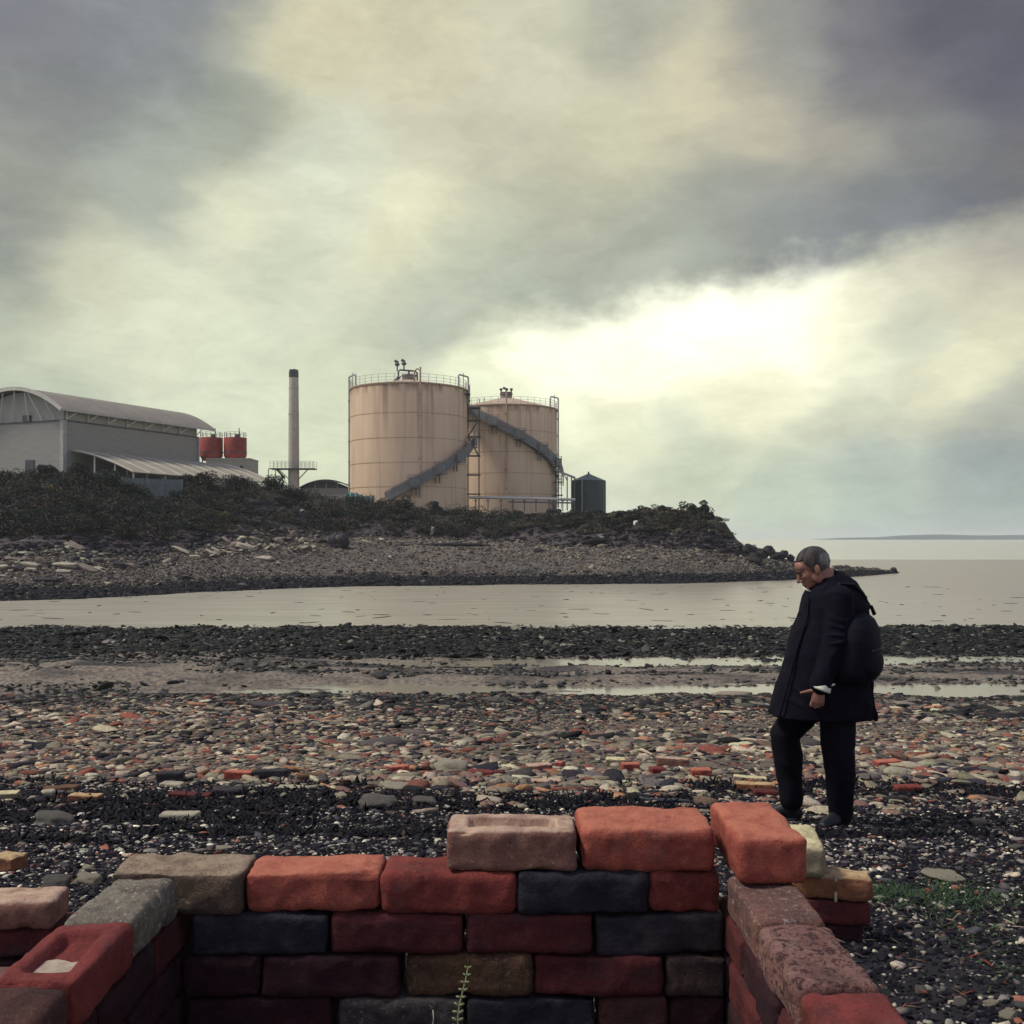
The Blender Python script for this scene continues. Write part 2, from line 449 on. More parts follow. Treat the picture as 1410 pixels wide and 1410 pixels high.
# ------------------------------------------------------------------ water
def water_mat(name, c, rough, sx, sy, bump, dist, c2=None):
    m, t, b = newmat(name); N = t.nodes; lk = t.links.new
    co = N.new('ShaderNodeTexCoord').outputs['Object']
    mp = N.new('ShaderNodeMapping'); mp.inputs['Scale'].default_value = (sx, sy, 1); lk(co, mp.inputs[0])
    no = N.new('ShaderNodeTexNoise'); no.inputs['Scale'].default_value = 1; no.inputs['Detail'].default_value = 5; lk(mp.outputs[0], no.inputs['Vector'])
    bp = N.new('ShaderNodeBump'); bp.inputs['Strength'].default_value = bump; bp.inputs['Distance'].default_value = dist
    lk(no.outputs['Fac'], bp.inputs['Height']); lk(bp.outputs[0], b.inputs['Normal'])
    mp2 = N.new('ShaderNodeMapping'); mp2.inputs['Scale'].default_value = (0.05, 0.30, 1); lk(co, mp2.inputs[0])
    n2_ = N.new('ShaderNodeTexNoise'); n2_.inputs['Scale'].default_value = 2.2; n2_.inputs['Detail'].default_value = 9; n2_.inputs['Roughness'].default_value = 0.65; lk(mp2.outputs[0], n2_.inputs['Vector'])
    cr_ = N.new('ShaderNodeMapRange'); lk(n2_.outputs['Fac'], cr_.inputs[0]); cr_.inputs[1].default_value = 0.22; cr_.inputs[2].default_value = 0.78
    mx_ = N.new('ShaderNodeMix'); mx_.data_type = 'RGBA'; lk(cr_.outputs[0], mx_.inputs[0])
    mx_.inputs[6].default_value = (*c, 1); mx_.inputs[7].default_value = (*(c2 or c), 1)
    sx = N.new('ShaderNodeSeparateXYZ'); lk(co, sx.inputs[0])
    gx = N.new('ShaderNodeMapRange'); lk(sx.outputs['X'], gx.inputs[0]); gx.inputs[1].default_value = -12; gx.inputs[2].default_value = 34; gx.inputs[4].default_value = 0.75
    silt = N.new('ShaderNodeMix'); silt.data_type = 'RGBA'; lk(gx.outputs[0], silt.inputs[0]); lk(mx_.outputs[2], silt.inputs[6]); silt.inputs[7].default_value = (0.20, 0.165, 0.135, 1)
    lk((silt if name == 'silty_water' else mx_).outputs[2], b.inputs['Base Color'])
    b.inputs['Roughness'].default_value = rough; b.inputs['IOR'].default_value = 1.33
    return m
m_chan = water_mat('silty_water', (0.29, 0.275, 0.22), 0.27, 0.55, 1.9, 0.55, 0.10, (0.47, 0.45, 0.36))
m_sea = water_mat('open_sea', (0.34, 0.34, 0.28), 0.25, 0.12, 0.5, 0.4, 0.2, (0.52, 0.52, 0.43))
m_pool = water_mat('pool_water', (0.20, 0.185, 0.145), 0.14, 4, 9, 0.3, 0.015)
mb = MB(); mb.add([(-4500, 30, 0), (4500, 30, 0), (4500, 190, 0), (-4500, 190, 0)], [(0, 1, 2, 3)])
tag(mb.build('estuary_water', m_chan), kind='structure')
mb = MB(); mb.add([(-4500, 190, 0), (4500, 190, 0), (4500, 4700, 0), (-4500, 4700, 0)], [(0, 1, 2, 3)])
tag(mb.build('sea', m_sea), kind='structure')
mb = MB(); mb.add([(-10, 22.6, ZC - 3.60), (34, 22.6, ZC - 3.60), (34, 26.4, ZC - 3.60), (-10, 26.4, ZC - 3.60)], [(0, 1, 2, 3)])
mb.add([(-16, 29.4, ZC - 3.61), (34, 29.4, ZC - 3.61), (34, 32.6, ZC - 3.61), (-16, 32.6, ZC - 3.61)], [(0, 1, 2, 3)])
tag(mb.build('tide_pool', m_pool), kind='structure')

def float_weed():
    n = 170
    y = rng.uniform(48, 86, n); x = rng.uniform(-0.5, 0.5, n) * y
    s = rng.uniform(0.04, 0.16, n)
    size = np.stack([s * rng.uniform(2, 6, n), s, s * 0.12], -1)
    return tag(scatter('floating_weed', np.stack([x, y, 0 * x + 0.005], -1), size, 0.0, pick(n, [(1, (0.05, 0.045, 0.04)), (1, (0.10, 0.09, 0.075))]), T0, m_weed),
        'flecks of weed and scum drifting on the channel', 'seaweed', kind='stuff')
# ------------------------------------------------------------------ stones, shells, weed
m_stone = M('mixed_stones', (0.68, 0.68, 0.70), (1.3, 1.27, 1.2), 45, 0.9, 0.5, 90, attr='Col', bdist=0.01, spec=0.15)
T0 = [ico(1, s, 0.0, 0.35) for s in range(5)]
T1 = [ico(2, s, 0.35, 0.30) for s in range(4)] + [ico(2, s + 9, 0.9, 0.35) for s in range(4)]
def pick(n, table):
    wts = np.array([t_[0] for t_ in table], float); wts /= wts.sum()
    ix = rng.choice(len(table), n, p=wts)
    c = np.array([t_[1] for t_ in table])[ix]
    return c * rng.uniform(0.7, 1.3, (n, 1)) * rng.uniform(0.94, 1.06, (n, 3))
def area_pts(n, y0, y1, margin=1.2, powr=0.5, slope=0.55):
    y = (rng.uniform(0, 1, n) * (y1 ** (powr * 2) - y0 ** (powr * 2)) + y0 ** (powr * 2)) ** (1 / (powr * 2))
    x = rng.uniform(-1, 1, n) * (margin + slope * y)
    return x, y
def in_wall(x, y): return (x > -0.68) & (x < 0.50) & (y < 1.85)

# fine gravel and shell grit close by
x, y = area_pts(185000, 1.7, 8.8, 1.25, 0.62)
kp = ~in_wall(x, y); x, y = x[kp], y[kp]
n = len(x)
s = np.exp(rng.normal(math.log(0.0056), 0.45, n)) * (0.62 + 0.11 * y); s = np.minimum(s, 0.026)
size = np.stack([s * rng.uniform(0.8, 1.6, n), s, s * rng.uniform(0.3, 0.65, n)], -1)
cl = pick(n, [(56, (0.006, 0.006, 0.012)), (20, (0.022, 0.020, 0.03)), (11, (0.08, 0.074, 0.074)), (10, (0.34, 0.32, 0.28)), (4, (0.68, 0.64, 0.52)), (2, (0.16, 0.06, 0.045))])
clump = fbm(x * 0.8, y * 1.6, 4, 77) > 0.18
cl[clump] *= np.where(cl[clump].max(1, keepdims=True) > 0.1, 0.55, 1)
gz = beach_z(x, y) + size[:, 2] * 0.3
tag(scatter('shell_gravel', np.stack([x, y, gz], -1), size, 0.25, cl, [ico(1, s, 0, 0.35) for s in range(4)], m_stone),
    'dark gravel and pale shell grit of the near beach', 'gravel', kind='stuff')
# medium pebbles dotted over the gravel
x, y = area_pts(800, 2.2, 8.0, 0.6, 0.6); kp = ~in_wall(x, y); x, y = x[kp], y[kp]; n = len(x)
s = np.minimum(np.exp(rng.normal(math.log(0.016), 0.4, n)), 0.028)
size = np.stack([s * rng.uniform(0.9, 1.7, n), s, s * rng.uniform(0.3, 0.55, n)], -1)
cl = pick(n, [(30, (0.06, 0.06, 0.07)), (30, (0.17, 0.155, 0.15)), (15, (0.42, 0.38, 0.3)), (10, (0.24, 0.1, 0.07))])
tag(scatter('pebbles', np.stack([x, y, beach_z(x, y) + size[:, 2] * 0.4], -1), size, 0.15, cl, T1, m_stone),
    'larger flat pebbles lying on the near gravel', 'pebbles', kind='stuff')
# cobble and brick rubble band
x, y = area_pts(98000, 6.9, 20.6, 1.5, 1.0)
kp = (y > 8.2 + 1.1 * fbm(x * 0.35, x * 0 + 4, 3, 88)) | (rng.uniform(0, 1, len(x)) < 0.22)
dr_ = fbm(x * 0.55, y * 0.9, 4, 301); kp &= rng.uniform(0, 1, len(x)) < np.clip(0.72 + dr_ * 2.2, 0.30, 1)
x, y = x[kp], y[kp]; n = len(x)
s = np.minimum(np.exp(rng.normal(math.log(0.021), 0.48, n)), 0.06) * np.interp(y, [7, 12, 20], [0.9, 1.0, 1.35]) * np.clip(1.05 + 1.3 * fbm(x * 0.5, y * 0.7, 3, 310), 0.6, 1.6)
bigs = rng.uniform(0, 1, n) < 0.012; s[bigs] *= 2.1
size = np.stack([s * rng.uniform(1.0, 2.4, n), s, s * rng.uniform(0.22, 0.5, n)], -1)
ca = pick(n, [(34, (0.22, 0.19, 0.145)), (20, (0.42, 0.375, 0.28)), (9, (0.22, 0.080, 0.06)), (15, (0.10, 0.088, 0.088)), (14, (0.028, 0.026, 0.036)), (4, (0.36, 0.19, 0.11)), (10, (0.19, 0.12, 0.10))])
cb = pick(n, [(50, (0.018, 0.019, 0.022)), (22, (0.065, 0.065, 0.06)), (14, (0.2, 0.18, 0.145)), (4, (0.15, 0.07, 0.05))])
tt = rng.uniform(0, 1, n) < np.clip((y - 12.5) / 6.0 + 0.8 * fbm(x * 0.25, y * 0.4, 3, 330), 0.06, 1) * 0.97
cl = np.where(tt[:, None], cb, ca)
tag(scatter('cobbles', np.stack([x, y, beach_z(x, y) + size[:, 2] * 0.35], -1), size, 0.16, cl, T1, m_stone, False),
    'band of tan, grey and red cobbles mixed with brick rubble', 'cobbles', kind='stuff')

m_weed = M('wet_seaweed', (0.7, 0.7, 0.75), (1.35, 1.35, 1.25), 30, 0.7, 0.5, 60, spec=0.15, attr='Col')
float_weed()
# black wrack lines across the beach
def tufts(name, x, y, zf, smin, smax, table, lab, per=10, flat=0.35):
    n = len(x)
    x = np.repeat(x, per) + rng.normal(0, smax * 1.4, n * per); y = np.repeat(y, per) + rng.normal(0, smax * 0.8, n * per); n = len(x)
    s = rng.uniform(smin, smax, n)
    size = np.stack([s * rng.uniform(0.8, 2.4, n), s * rng.uniform(0.15, 0.5, n), s * rng.uniform(0.1, flat, n)], -1)
    cl = pick(n, table)
    return tag(scatter(name, np.stack([x, y, zf(x, y) + size[:, 2] * 0.5], -1), size, 0.45, cl, T0, m_weed), lab, 'seaweed', kind='stuff')
x, y = area_pts(5200, 5.2, 8.8, 1.0, 0.7)
ridge = fbm(x * 0.35, y * 2.1, 4, 123)
kp = (ridge > 0.02); x, y = x[kp], y[kp]
tufts('wrack_line', x, y, beach_z, 0.012, 0.042, [(86, (0.0035, 0.0035, 0.008)), (12, (0.012, 0.012, 0.016)), (2, (0.05, 0.035, 0.03))], 'black seaweed wrack strewn in bands between gravel and cobbles', 9)
# weed covered rocks down to the water
x, y = area_pts(70000, 31.0, 48.0, 2.0, 0.9)
n = len(x)
s = np.exp(rng.normal(math.log(0.042), 0.5, n))
size = np.stack([s * rng.uniform(1, 2.0, n), s, s * rng.uniform(0.14, 0.34, n)], -1)
cl = pick(n, [(62, (0.009, 0.010, 0.012)), (24, (0.024, 0.027, 0.025)), (10, (0.07, 0.068, 0.06)), (4, (0.2, 0.185, 0.155))])
tag(scatter('weedy_rocks', np.stack([x, y, beach_z(x, y) + size[:, 2] * 0.3], -1), size, 0.3, cl, T1, m_weed, False),
    'dark green weed covered stones between tide pools and water', 'weedy rocks', kind='stuff')
x, y = area_pts(26000, 21.0, 32.0, 2.0, 0.9)
kp = fbm(x * 0.3, y * 1.3, 5, 21) + rng.normal(0, 0.12, len(x)) > np.where(y < 27, 0.16, 0.03); x, y = x[kp], y[kp]; n = len(x)
s = np.exp(rng.normal(math.log(0.035), 0.45, n))
size = np.stack([s * rng.uniform(1, 2.0, n), s, s * rng.uniform(0.25, 0.6, n)], -1)
cl = pick(n, [(60, (0.03, 0.032, 0.034)), (24, (0.06, 0.06, 0.055)), (10, (0.12, 0.11, 0.09))])
tag(scatter('mudbank_stones', np.stack([x, y, beach_z(x, y) + size[:, 2] * 0.3], -1), size, 0.3, cl, T1, m_weed, False),
    'dark stones and weed scattered over the mud banks', 'stones', kind='stuff')
# green weed patch
m_green = M('green_weed', (0.8, 0.8, 0.8), (1.3, 1.3, 1.1), 20, 0.6, 0.0, attr='Col')
gp = []
for cx, cy, sx_, sy_, n_ in [(1215, 1228, 30, 12, 500), (1275, 1236, 60, 14, 1100), (1340, 1232, 40, 14, 450), (1370, 1290, 40, 22, 250), (1385, 1330, 30, 25, 150)]:
    X0, Y0, Z0 = on_beach(cx, cy)
    gp.append(np.stack([rng.normal(X0, sx_ / F * Y0, n_), rng.normal(Y0, sy_ * 0.010, n_)], -1))
gp = np.concatenate(gp); n = len(gp)
Vb = np.zeros((n, 3, 3)); hgt = rng.uniform(0.005, 0.017, n); a = rng.uniform(0, 6.28, n); lean = rng.normal(0, 0.018, (n, 2))
base = np.stack([gp[:, 0], gp[:, 1], beach_z(gp[:, 0], gp[:, 1]) + 0.004], -1)
Vb[:, 0] = base + np.stack([np.cos(a), np.sin(a), 0 * a], -1) * 0.0035; Vb[:, 1] = base - np.stack([np.cos(a), np.sin(a), 0 * a], -1) * 0.0035
Vb[:, 2] = base + np.stack([lean[:, 0], lean[:, 1], hgt], -1)
me = npmesh('green_weed', Vb.reshape(-1, 3), np.arange(n * 3).reshape(-1, 3), 3)
setcol(me, np.repeat(pick(n, [(5, (0.028, 0.06, 0.022)), (1, (0.06, 0.11, 0.045)), (6, (0.012, 0.026, 0.014))]), 3, 0))
tag(link('green_weed', me, m_green), 'bright green weed sprouting through the gravel right of the brick stack', 'weed', kind='stuff')
# pale straws and twigs at lower right
x = rng.uniform(0.55, 1.6, 220); y = rng.uniform(1.95, 3.4, 220); a = rng.normal(0.1, 0.6, 220); l_ = rng.uniform(0.006, 0.034, 220)
size = np.stack([l_, rng.uniform(0.0012, 0.003, 220), rng.uniform(0.001, 0.003, 220)], -1)
tag(scatter('straw_litter', np.stack([x, y, beach_z(x, y) + 0.012], -1), size, 0.2, pick(220, [(4, (0.28, 0.24, 0.2)), (5, (0.13, 0.10, 0.085)), (1, (0.25, 0.06, 0.05))]), T0, m_stone),
    'pale straws and bark bits strewn over the gravel at lower right', 'litter', kind='stuff')

# ------------------------------------------------------------------ headland
HP = [-500, 0, 100, 200, 330, 400, 460, 560, 700, 850, 970, 1000, 1015, 1040, 1095, 1150, 1200, 1238]
H = dict(
 pyS=[838, 828, 824, 820, 813, 810, 808, 806, 805, 804, 802.5, 802, 801.5, 800.5, 798, 796, 792.5, 789],
 wd=[5, 5, 5, 5, 5, 5, 5, 5, 5, 5, 5, 5, 5, 4, 4, 3.5, 2.5, 0.6],
 pyW=[818, 811, 809, 806, 800, 798, 796, 795, 794, 793, 791.5, 791, 790, 789, 786.5, 785, 785.5, 787.8],
 fd=[12, 13, 13, 14, 17, 20, 24, 26, 25, 18, 13, 12, 10, 7, 6, 5, 4, 1],
 pyF=[766, 768, 756, 768, 740, 737, 736, 742, 746, 752, 758, 762, 765, 770, 776, 780.5, 784, 787.2],
 td=[16, 16, 16, 16, 12, 10, 8, 8, 7, 6, 5, 5, 3.5, 2.5, 2, 2, 1.5, 0.5],
 pyT=[668, 668, 662, 678, 680, 684, 696, 703, 711, 711, 712, 722, 744, 766, 772, 777.5, 782.5, 787])
HPa = np.array(HP, float)
def hcurve(px):
    g = lambda k_: np.interp(px, HPa, np.array(H[k_], float))
    dS = ZC * F / (g('pyS') - HY); dW = dS + g('wd'); dF = dS + g('fd'); dT = dF + g('td')
    z = lambda py, d: ZC + (HY - py) / F * d
    zT = z(g('pyT'), dT)
    tail = np.clip((px - 990) / 40, 0, 1)
    dP = dT + 8; zP = (zT + 0.25) * (1 - tail) + (-0.8) * tail
    dE = np.interp(px, [-500, 850, 900, 1000, 1040, 1238], [260, 240, 170, 140, 125, 140]); dE = np.maximum(dE, dP + 4)
    zE = (zT + 0.6) * (1 - tail) - 1.2 * tail
    return np.stack([dS - 4, dS, dW, dF, dT, dP, dE], 0), np.stack([0 * dS - 0.6, 0 * dS, z(g('pyW'), dW), z(g('pyF'), dF), zT, zP, zE], 0)
def hsurf(px, t):
    """world points on the headland, px column and t in 0..6 along the profile"""
    px = np.atleast_1d(np.asarray(px, float)); t = np.atleast_1d(np.asarray(t, float))
    d_, z_ = hcurve(px)
    i = np.clip(np.floor(t).astype(int), 0, 5); f = t - i; k_ = np.arange(len(px))
    d = d_[i, k_] * (1 - f) + d_[i + 1, k_] * f; z = z_[i, k_] * (1 - f) + z_[i + 1, k_] * f
    x = (px - 705) / F * d
    n_ = fbm(x * 0.12, d * 0.12, 3, 50)
    cl = np.clip(1 - np.abs(t - 3.5) / 0.8, 0, 1)
    am = np.interp(t, [0, 1, 2, 3, 4, 5, 6], [0.05, 0.10, 0.25, 0.5, 0.9, 0.5, 0.6]) * np.clip((1060 - px) / 100, 0.25, 1)
    z = z + am * (n_ * 0.8 + 0.5 * fbm(x * 0.6, d * 0.6, 3, 60))
    d = d + cl * 2.2 * fbm(x * 0.35, z * 0.5, 4, 70) + np.clip(2.2 - t, 0, 1) * 2.2 * fbm(x * 0.15, x * 0, 4, 90) * np.clip((1200 - px) / 200, 0.1, 1)
    z = z + cl * 0.30 * fbm(x * 0.9, z * 2.2, 3, 71)
    return np.stack([(px - 705) / F * d, d, z], -1)
pxs = np.concatenate([np.linspace(-500, -10, 120), np.linspace(-8, 1238, 900)])
ts = np.concatenate([np.linspace(0, 1, 8)[:-1], np.linspace(1, 2, 22)[:-1], np.linspace(2, 3, 40)[:-1], np.linspace(3, 4, 70)[:-1], np.linspace(4, 5, 16)[:-1], np.linspace(5, 6, 12)])
TT, PX = np.meshgrid(ts, pxs, indexing='ij')
V = hsurf(PX.ravel(), TT.ravel())
me = npmesh('headland', V, grid_faces(len(ts), len(pxs)), 4)
t = TT.ravel(); pxx = PX.ravel(); x = V[:, 0]; y = V[:, 1]; z = V[:, 2]
nz = fbm(x * 0.5, y * 0.5, 4, 44)
c = np.tile(np.array((0.13, 0.115, 0.10)), (len(t), 1)) * (1 + 0.35 * nz[:, None])
def blend(mask, col):
    global c
    c = c * (1 - mask[:, None]) + np.array(col)[None] * mask[:, None]
blend(np.clip((2.15 - t + 0.35 * nz) * 5, 0, 1), (0.010, 0.010, 0.015))
blend(np.clip((t - 2.0) * 3, 0, 1) * np.clip((2.75 - t) * 3, 0, 1) * 0.4, (0.085, 0.078, 0.08))
strata = fbm(x * 0.12, z * 3.0 + 0.3 * x * 0.2, 4, 33)
blend(np.clip((t - 2.97 + 0.06 * nz) * 14, 0, 1), (0.05, 0.042, 0.05))
blend(np.clip((t - 3.0) * 9, 0, 1) * np.clip(strata * 3, 0, 1) * 0.7, (0.10, 0.085, 0.085))
blend(np.clip((t - 3.0) * 9, 0, 1) * np.clip(-strata * 3, 0, 1) * 0.7, (0.02, 0.018, 0.025))
blend(np.clip((t - 3.55 + 0.4 * fbm(x * 0.2, y * 0.2, 3, 3)) * 3, 0, 1), (0.035, 0.042, 0.03))
blend(np.clip((t - 3.0) * 10, 0, 1) * np.clip((520 - pxx) / 60, 0, 1) * np.clip((pxx - 370) / 40, 0, 1) * np.clip((3.35 - t) * 8, 0, 1), (0.17, 0.145, 0.12))
setcol(me, np.clip(c, 0.005, 1))
m_head = M('headland_ground', (0.6, 0.6, 0.64), (1.45, 1.4, 1.3), 1.6, 0.95, 0.9, 3.0, attr='Col', detail=10, bdist=0.25)
tag(link('headland', me, m_head, None, True), kind='structure')

def hscatter(n, p0, p1, t0, t1, keep=None):
    px = rng.uniform(p0, p1, n); t = rng.uniform(t0, t1, n)
    if keep is not None:
        k_ = keep(px, t); px, t = px[k_], t[k_]
    return hsurf(px, t), px, t
pt, px_, t_ = hscatter(22000, -80, 1225, 1.95, 3.06)
n = len(pt); s = np.exp(rng.normal(math.log(0.058), 0.5, n)) * np.interp(t_, [2, 2.5, 3.05], [0.8, 0.95, 1.4])
size = np.stack([s * rng.uniform(1, 1.8, n), s, s * rng.uniform(0.4, 0.8, n)], -1)
cl = pick(n, [(42, (0.12, 0.108, 0.092)), (16, (0.25, 0.225, 0.175)), (38, (0.045, 0.042, 0.05)), (3, (0.40, 0.36, 0.28))])
tag(scatter('headland_shingle', pt + np.array((0, 0, 0.03)), size, 0.3, cl, T0, m_stone), 'grey and pale shingle of the far shore below the cliff', 'shingle', kind='stuff')
pt, px_, t_ = hscatter(18000, -80, 1236, 0.93, 2.12, lambda p, t: rng.uniform(0, 1, len(p)) < np.clip((2.15 - t) * 4, 0, 1))
n = len(pt); s = np.exp(rng.normal(math.log(0.10), 0.4, n)) * np.clip((1260 - px_) / 200, 0.35, 1)
size = np.stack([s * rng.uniform(1, 2.0, n), s, s * rng.uniform(0.3, 0.8, n)], -1)
cl = pick(n, [(82, (0.007, 0.0075, 0.013)), (14, (0.022, 0.022, 0.028)), (4, (0.09, 0.085, 0.075))])
tag(scatter('headland_weed', pt, size, 0.3, cl, T0, m_weed), 'black weed covered rocks along the far waterline', 'weedy rocks', kind='stuff')
# broken strata and rubble of the cliff face
pt, px_, t_ = hscatter(9000, -80, 1030, 2.97, 3.75, lambda p, t: rng.uniform(0, 1, len(p)) < np.where(p < 330, 0.9, np.where(p > 780, 0.9, 0.25)))
n = len(pt); s = np.exp(rng.normal(math.log(0.13), 0.5, n))
size = np.stack([s * rng.uniform(1.2, 2.6, n), s, s * rng.uniform(0.25, 0.6, n)], -1)
cl = pick(n, [(60, (0.026, 0.023, 0.034)), (32, (0.055, 0.046, 0.052)), (5, (0.13, 0.115, 0.11)), (1, (0.4, 0.38, 0.34))])
tag(scatter('cliff_rubble', pt, size, 0.22, cl, [ico(1, s, 0.6, 0.3) for s in range(5)], m_stone, False), 'dark broken rock layers and rubble of the cliff face', 'rubble', kind='stuff')

# ------------------------------------------------------------------ scrub
m_leaf = M('scrub_leaves', (0.8, 0.8, 0.8), (1.25, 1.25, 1.2), 3, 0.75, 0, attr='Col', spec=0.2)
m_twig = M('twig_bark', (0.05, 0.042, 0.04), (0.09, 0.075, 0.065), 8, 0.9)
def leaves(centres, radii, n_each, lsize, table):
    """irregular crowns: leaf-sized faces clustered on several lobes"""
    Vs = []; Cs = []
    for cpt, rad in zip(centres, radii):
        nl = rng.integers(5, 9)
        lob = rng.normal(0, 0.42, (nl, 3)) * np.array(rad); lob[:, 2] = np.abs(lob[:, 2]) * 0.9
        lr = rng.uniform(0.35, 0.62, nl)
        ntw = int(n_each)
        k_ = rng.integers(0, nl, ntw)
        dv = rng.normal(0, 1, (ntw, 3)); dv /= np.linalg.norm(dv, axis=1, keepdims=True)
        rr = rng.uniform(0.45, 1.08, (ntw, 1)) ** 0.6
        p = np.asarray(cpt) + lob[k_] + dv * rr * lr[k_][:, None] * np.array(rad)
        u = rng.normal(0, 1, (ntw, 3)); u /= np.linalg.norm(u, axis=1, keepdims=True)
        v = np.cross(u, rng.normal(0, 1, (ntw, 3))); v /= np.linalg.norm(v, axis=1, keepdims=True)
        ls = lsize * rng.uniform(0.6, 1.5, (ntw, 1))
        tri = np.stack([p - u * ls, p + u * ls * 0.3 + v * ls * 0.5, p + u * ls, p - v * ls * 0.5], 1)
        Vs.append(tri.reshape(-1, 3))
        lc = (rng.uniform(0.5, 1.7, nl) * rng.uniform(0.7, 1.35))[k_]
        Cs.append(np.repeat(pick(ntw, table) * lc[:, None], 4, 0))
    V_ = np.concatenate(Vs); C_ = np.concatenate(Cs)
    me = npmesh('leaves', V_, np.arange(len(V_)).reshape(-1, 4), 4)
    setcol(me, C_)
    return me
GREEN = [(50, (0.026, 0.034, 0.028)), (22, (0.045, 0.052, 0.034)), (22, (0.018, 0.021, 0.028)), (6, (0.075, 0.072, 0.042))]
GRASSY = [(40, (0.085, 0.078, 0.052)), (30, (0.13, 0.115, 0.08)), (30, (0.045, 0.045, 0.036))]
BROWN = [(40, (0.045, 0.034, 0.032)), (30, (0.075, 0.058, 0.045)), (20, (0.028, 0.024, 0.026)), (8, (0.12, 0.10, 0.075))]
DK = [(60, (0.022, 0.028, 0.028)), (25, (0.035, 0.042, 0.032)), (10, (0.055, 0.055, 0.04))]
for gi, (tab_, nm_, lb_) in enumerate([(GREEN, 'scrub', 'dark tangled green scrub covering the cliff top'), (BROWN, 'dead_scrub', 'brown dead bramble and bracken on the headland slope')]):
  cen = []; rad = []
  for i in range(520 if gi == 0 else 260):
      px0 = random.uniform(-120, 985) if i < 400 else random.uniform(-120, 340)
      lo_, hi_ = (3.25, 4.3) if px0 < 330 else ((3.15, 4.3) if px0 < 700 else (3.55, 4.3))
      t0 = random.uniform(lo_, hi_)
      p = hsurf([px0], [t0])[0]
      r_ = random.uniform(0.5, 1.15) * (1.15 if px0 < 700 else 0.7)
      cen.append(p + np.array((0, 0, 0.1))); rad.append((r_ * 1.35, r_ * 1.1, r_ * 0.75))
  me = leaves(cen, rad, 620 if gi == 0 else 420, 0.085, tab_)
  tag(link(nm_, me, m_leaf), lb_, 'scrub', kind='stuff')
cen = []; rad = []
for i in range(260):
    px0 = random.uniform(560, 1000) if i < 190 else random.uniform(0, 330)
    p = hsurf([px0], [random.uniform(3.5, 4.1) if i < 190 else random.uniform(3.2, 3.9)])[0]
    r_ = random.uniform(0.4, 0.8); cen.append(p); rad.append((r_ * 1.8, r_, r_ * 0.45))
me = leaves(cen, rad, 420, 0.07, GRASSY)
tag(link('rough_grass', me, m_leaf), 'rough yellowish grass on the slope edge of the headland', 'grass', kind='stuff')

def shrub(px0, t0, r, label, table=GREEN, n=1500, tall=1.0, ls=0.085):
    p = hsurf([px0], [t0])[0]
    o = empty('shrub', tuple(p), label, 'shrub', 'shrubs on the headland')
    me = leaves([(0, 0, r * 0.55 * tall)], [(r, r * 0.9, r * 0.75 * tall)], n, ls, table)
    link('foliage', me, m_leaf, o)
    b = MB()
    for k_ in range(5):
        a_ = random.uniform(0, 6.28)
        b.tube([(0, 0, -0.2), (math.cos(a_) * r * 0.2, math.sin(a_) * r * 0.2, r * 0.4 * tall), (math.cos(a_) * r * 0.5, math.sin(a_) * r * 0.5, r * 0.9 * tall)], [0.05, 0.035, 0.015], 5)
    b.split('stem', m_twig, o)
for a_ in [
 (63, 4.12, 1.2, 'bushy dark shrub in front of the warehouse end wall, just right of its low door', GREEN, 2200),
 (110, 4.1, 1.5, 'broad dark shrub before the low end of the warehouse lean-to', DK, 2200),
 (145, 3.95, 1.5, 'rounded dark shrub left of the blue green fence', DK, 2000),
 (238, 4.1, 1.5, 'tall shrub rising against the curved lean-to roof, right of the fence', GREEN, 2200),
 (275, 4.1, 1.7, 'taller dark shrub in front of the far corner of the warehouse', DK, 2200),
 (325, 4.1, 1.4, 'dark shrub below the pale block under the red silos', GREEN, 1800),
 (372, 4.1, 1.5, 'leafy shrub at the foot of the chimney stair', GREEN, 2000),
 (70, 3.75, 0.8, 'yellow flowering gorse clump high on the left bank', [(3, (0.22, 0.20, 0.06)), (2, (0.07, 0.075, 0.04))], 700),
 (274, 3.35, 0.75, 'left one of two yellow green clumps on the slope under the silos', [(3, (0.15, 0.15, 0.05)), (2, (0.06, 0.07, 0.035))], 900),
 (306, 3.4, 0.85, 'right one of two yellow green clumps on the slope under the silos', [(3, (0.15, 0.15, 0.05)), (2, (0.06, 0.07, 0.035))], 900),
 (552, 4.15, 1.2, 'dark shrub at the foot of the stair on the left tank', DK, 1800),
 (598, 4.12, 1.1, 'small dark shrub under the stair, before the left tank', DK, 1600),
 (770 - 8, 4.1, 0.8, 'dark reddish shrub in front of the pipe rack', DK, 1300),
 (886, 4.2, 0.75, 'low shrub on the skyline midway between green tank and headland end', GREEN, 1000),
 (912, 4.2, 0.8, 'low shrub second from the headland end on the skyline', DK, 1000),
 (952, 4.1, 0.9, 'spiky shrub crowning the end of the headland', GREEN, 1200),
 (968, 3.98, 0.8, 'last shrub where the headland drops to the sea', GREEN, 1200)]:
    shrub(*a_)

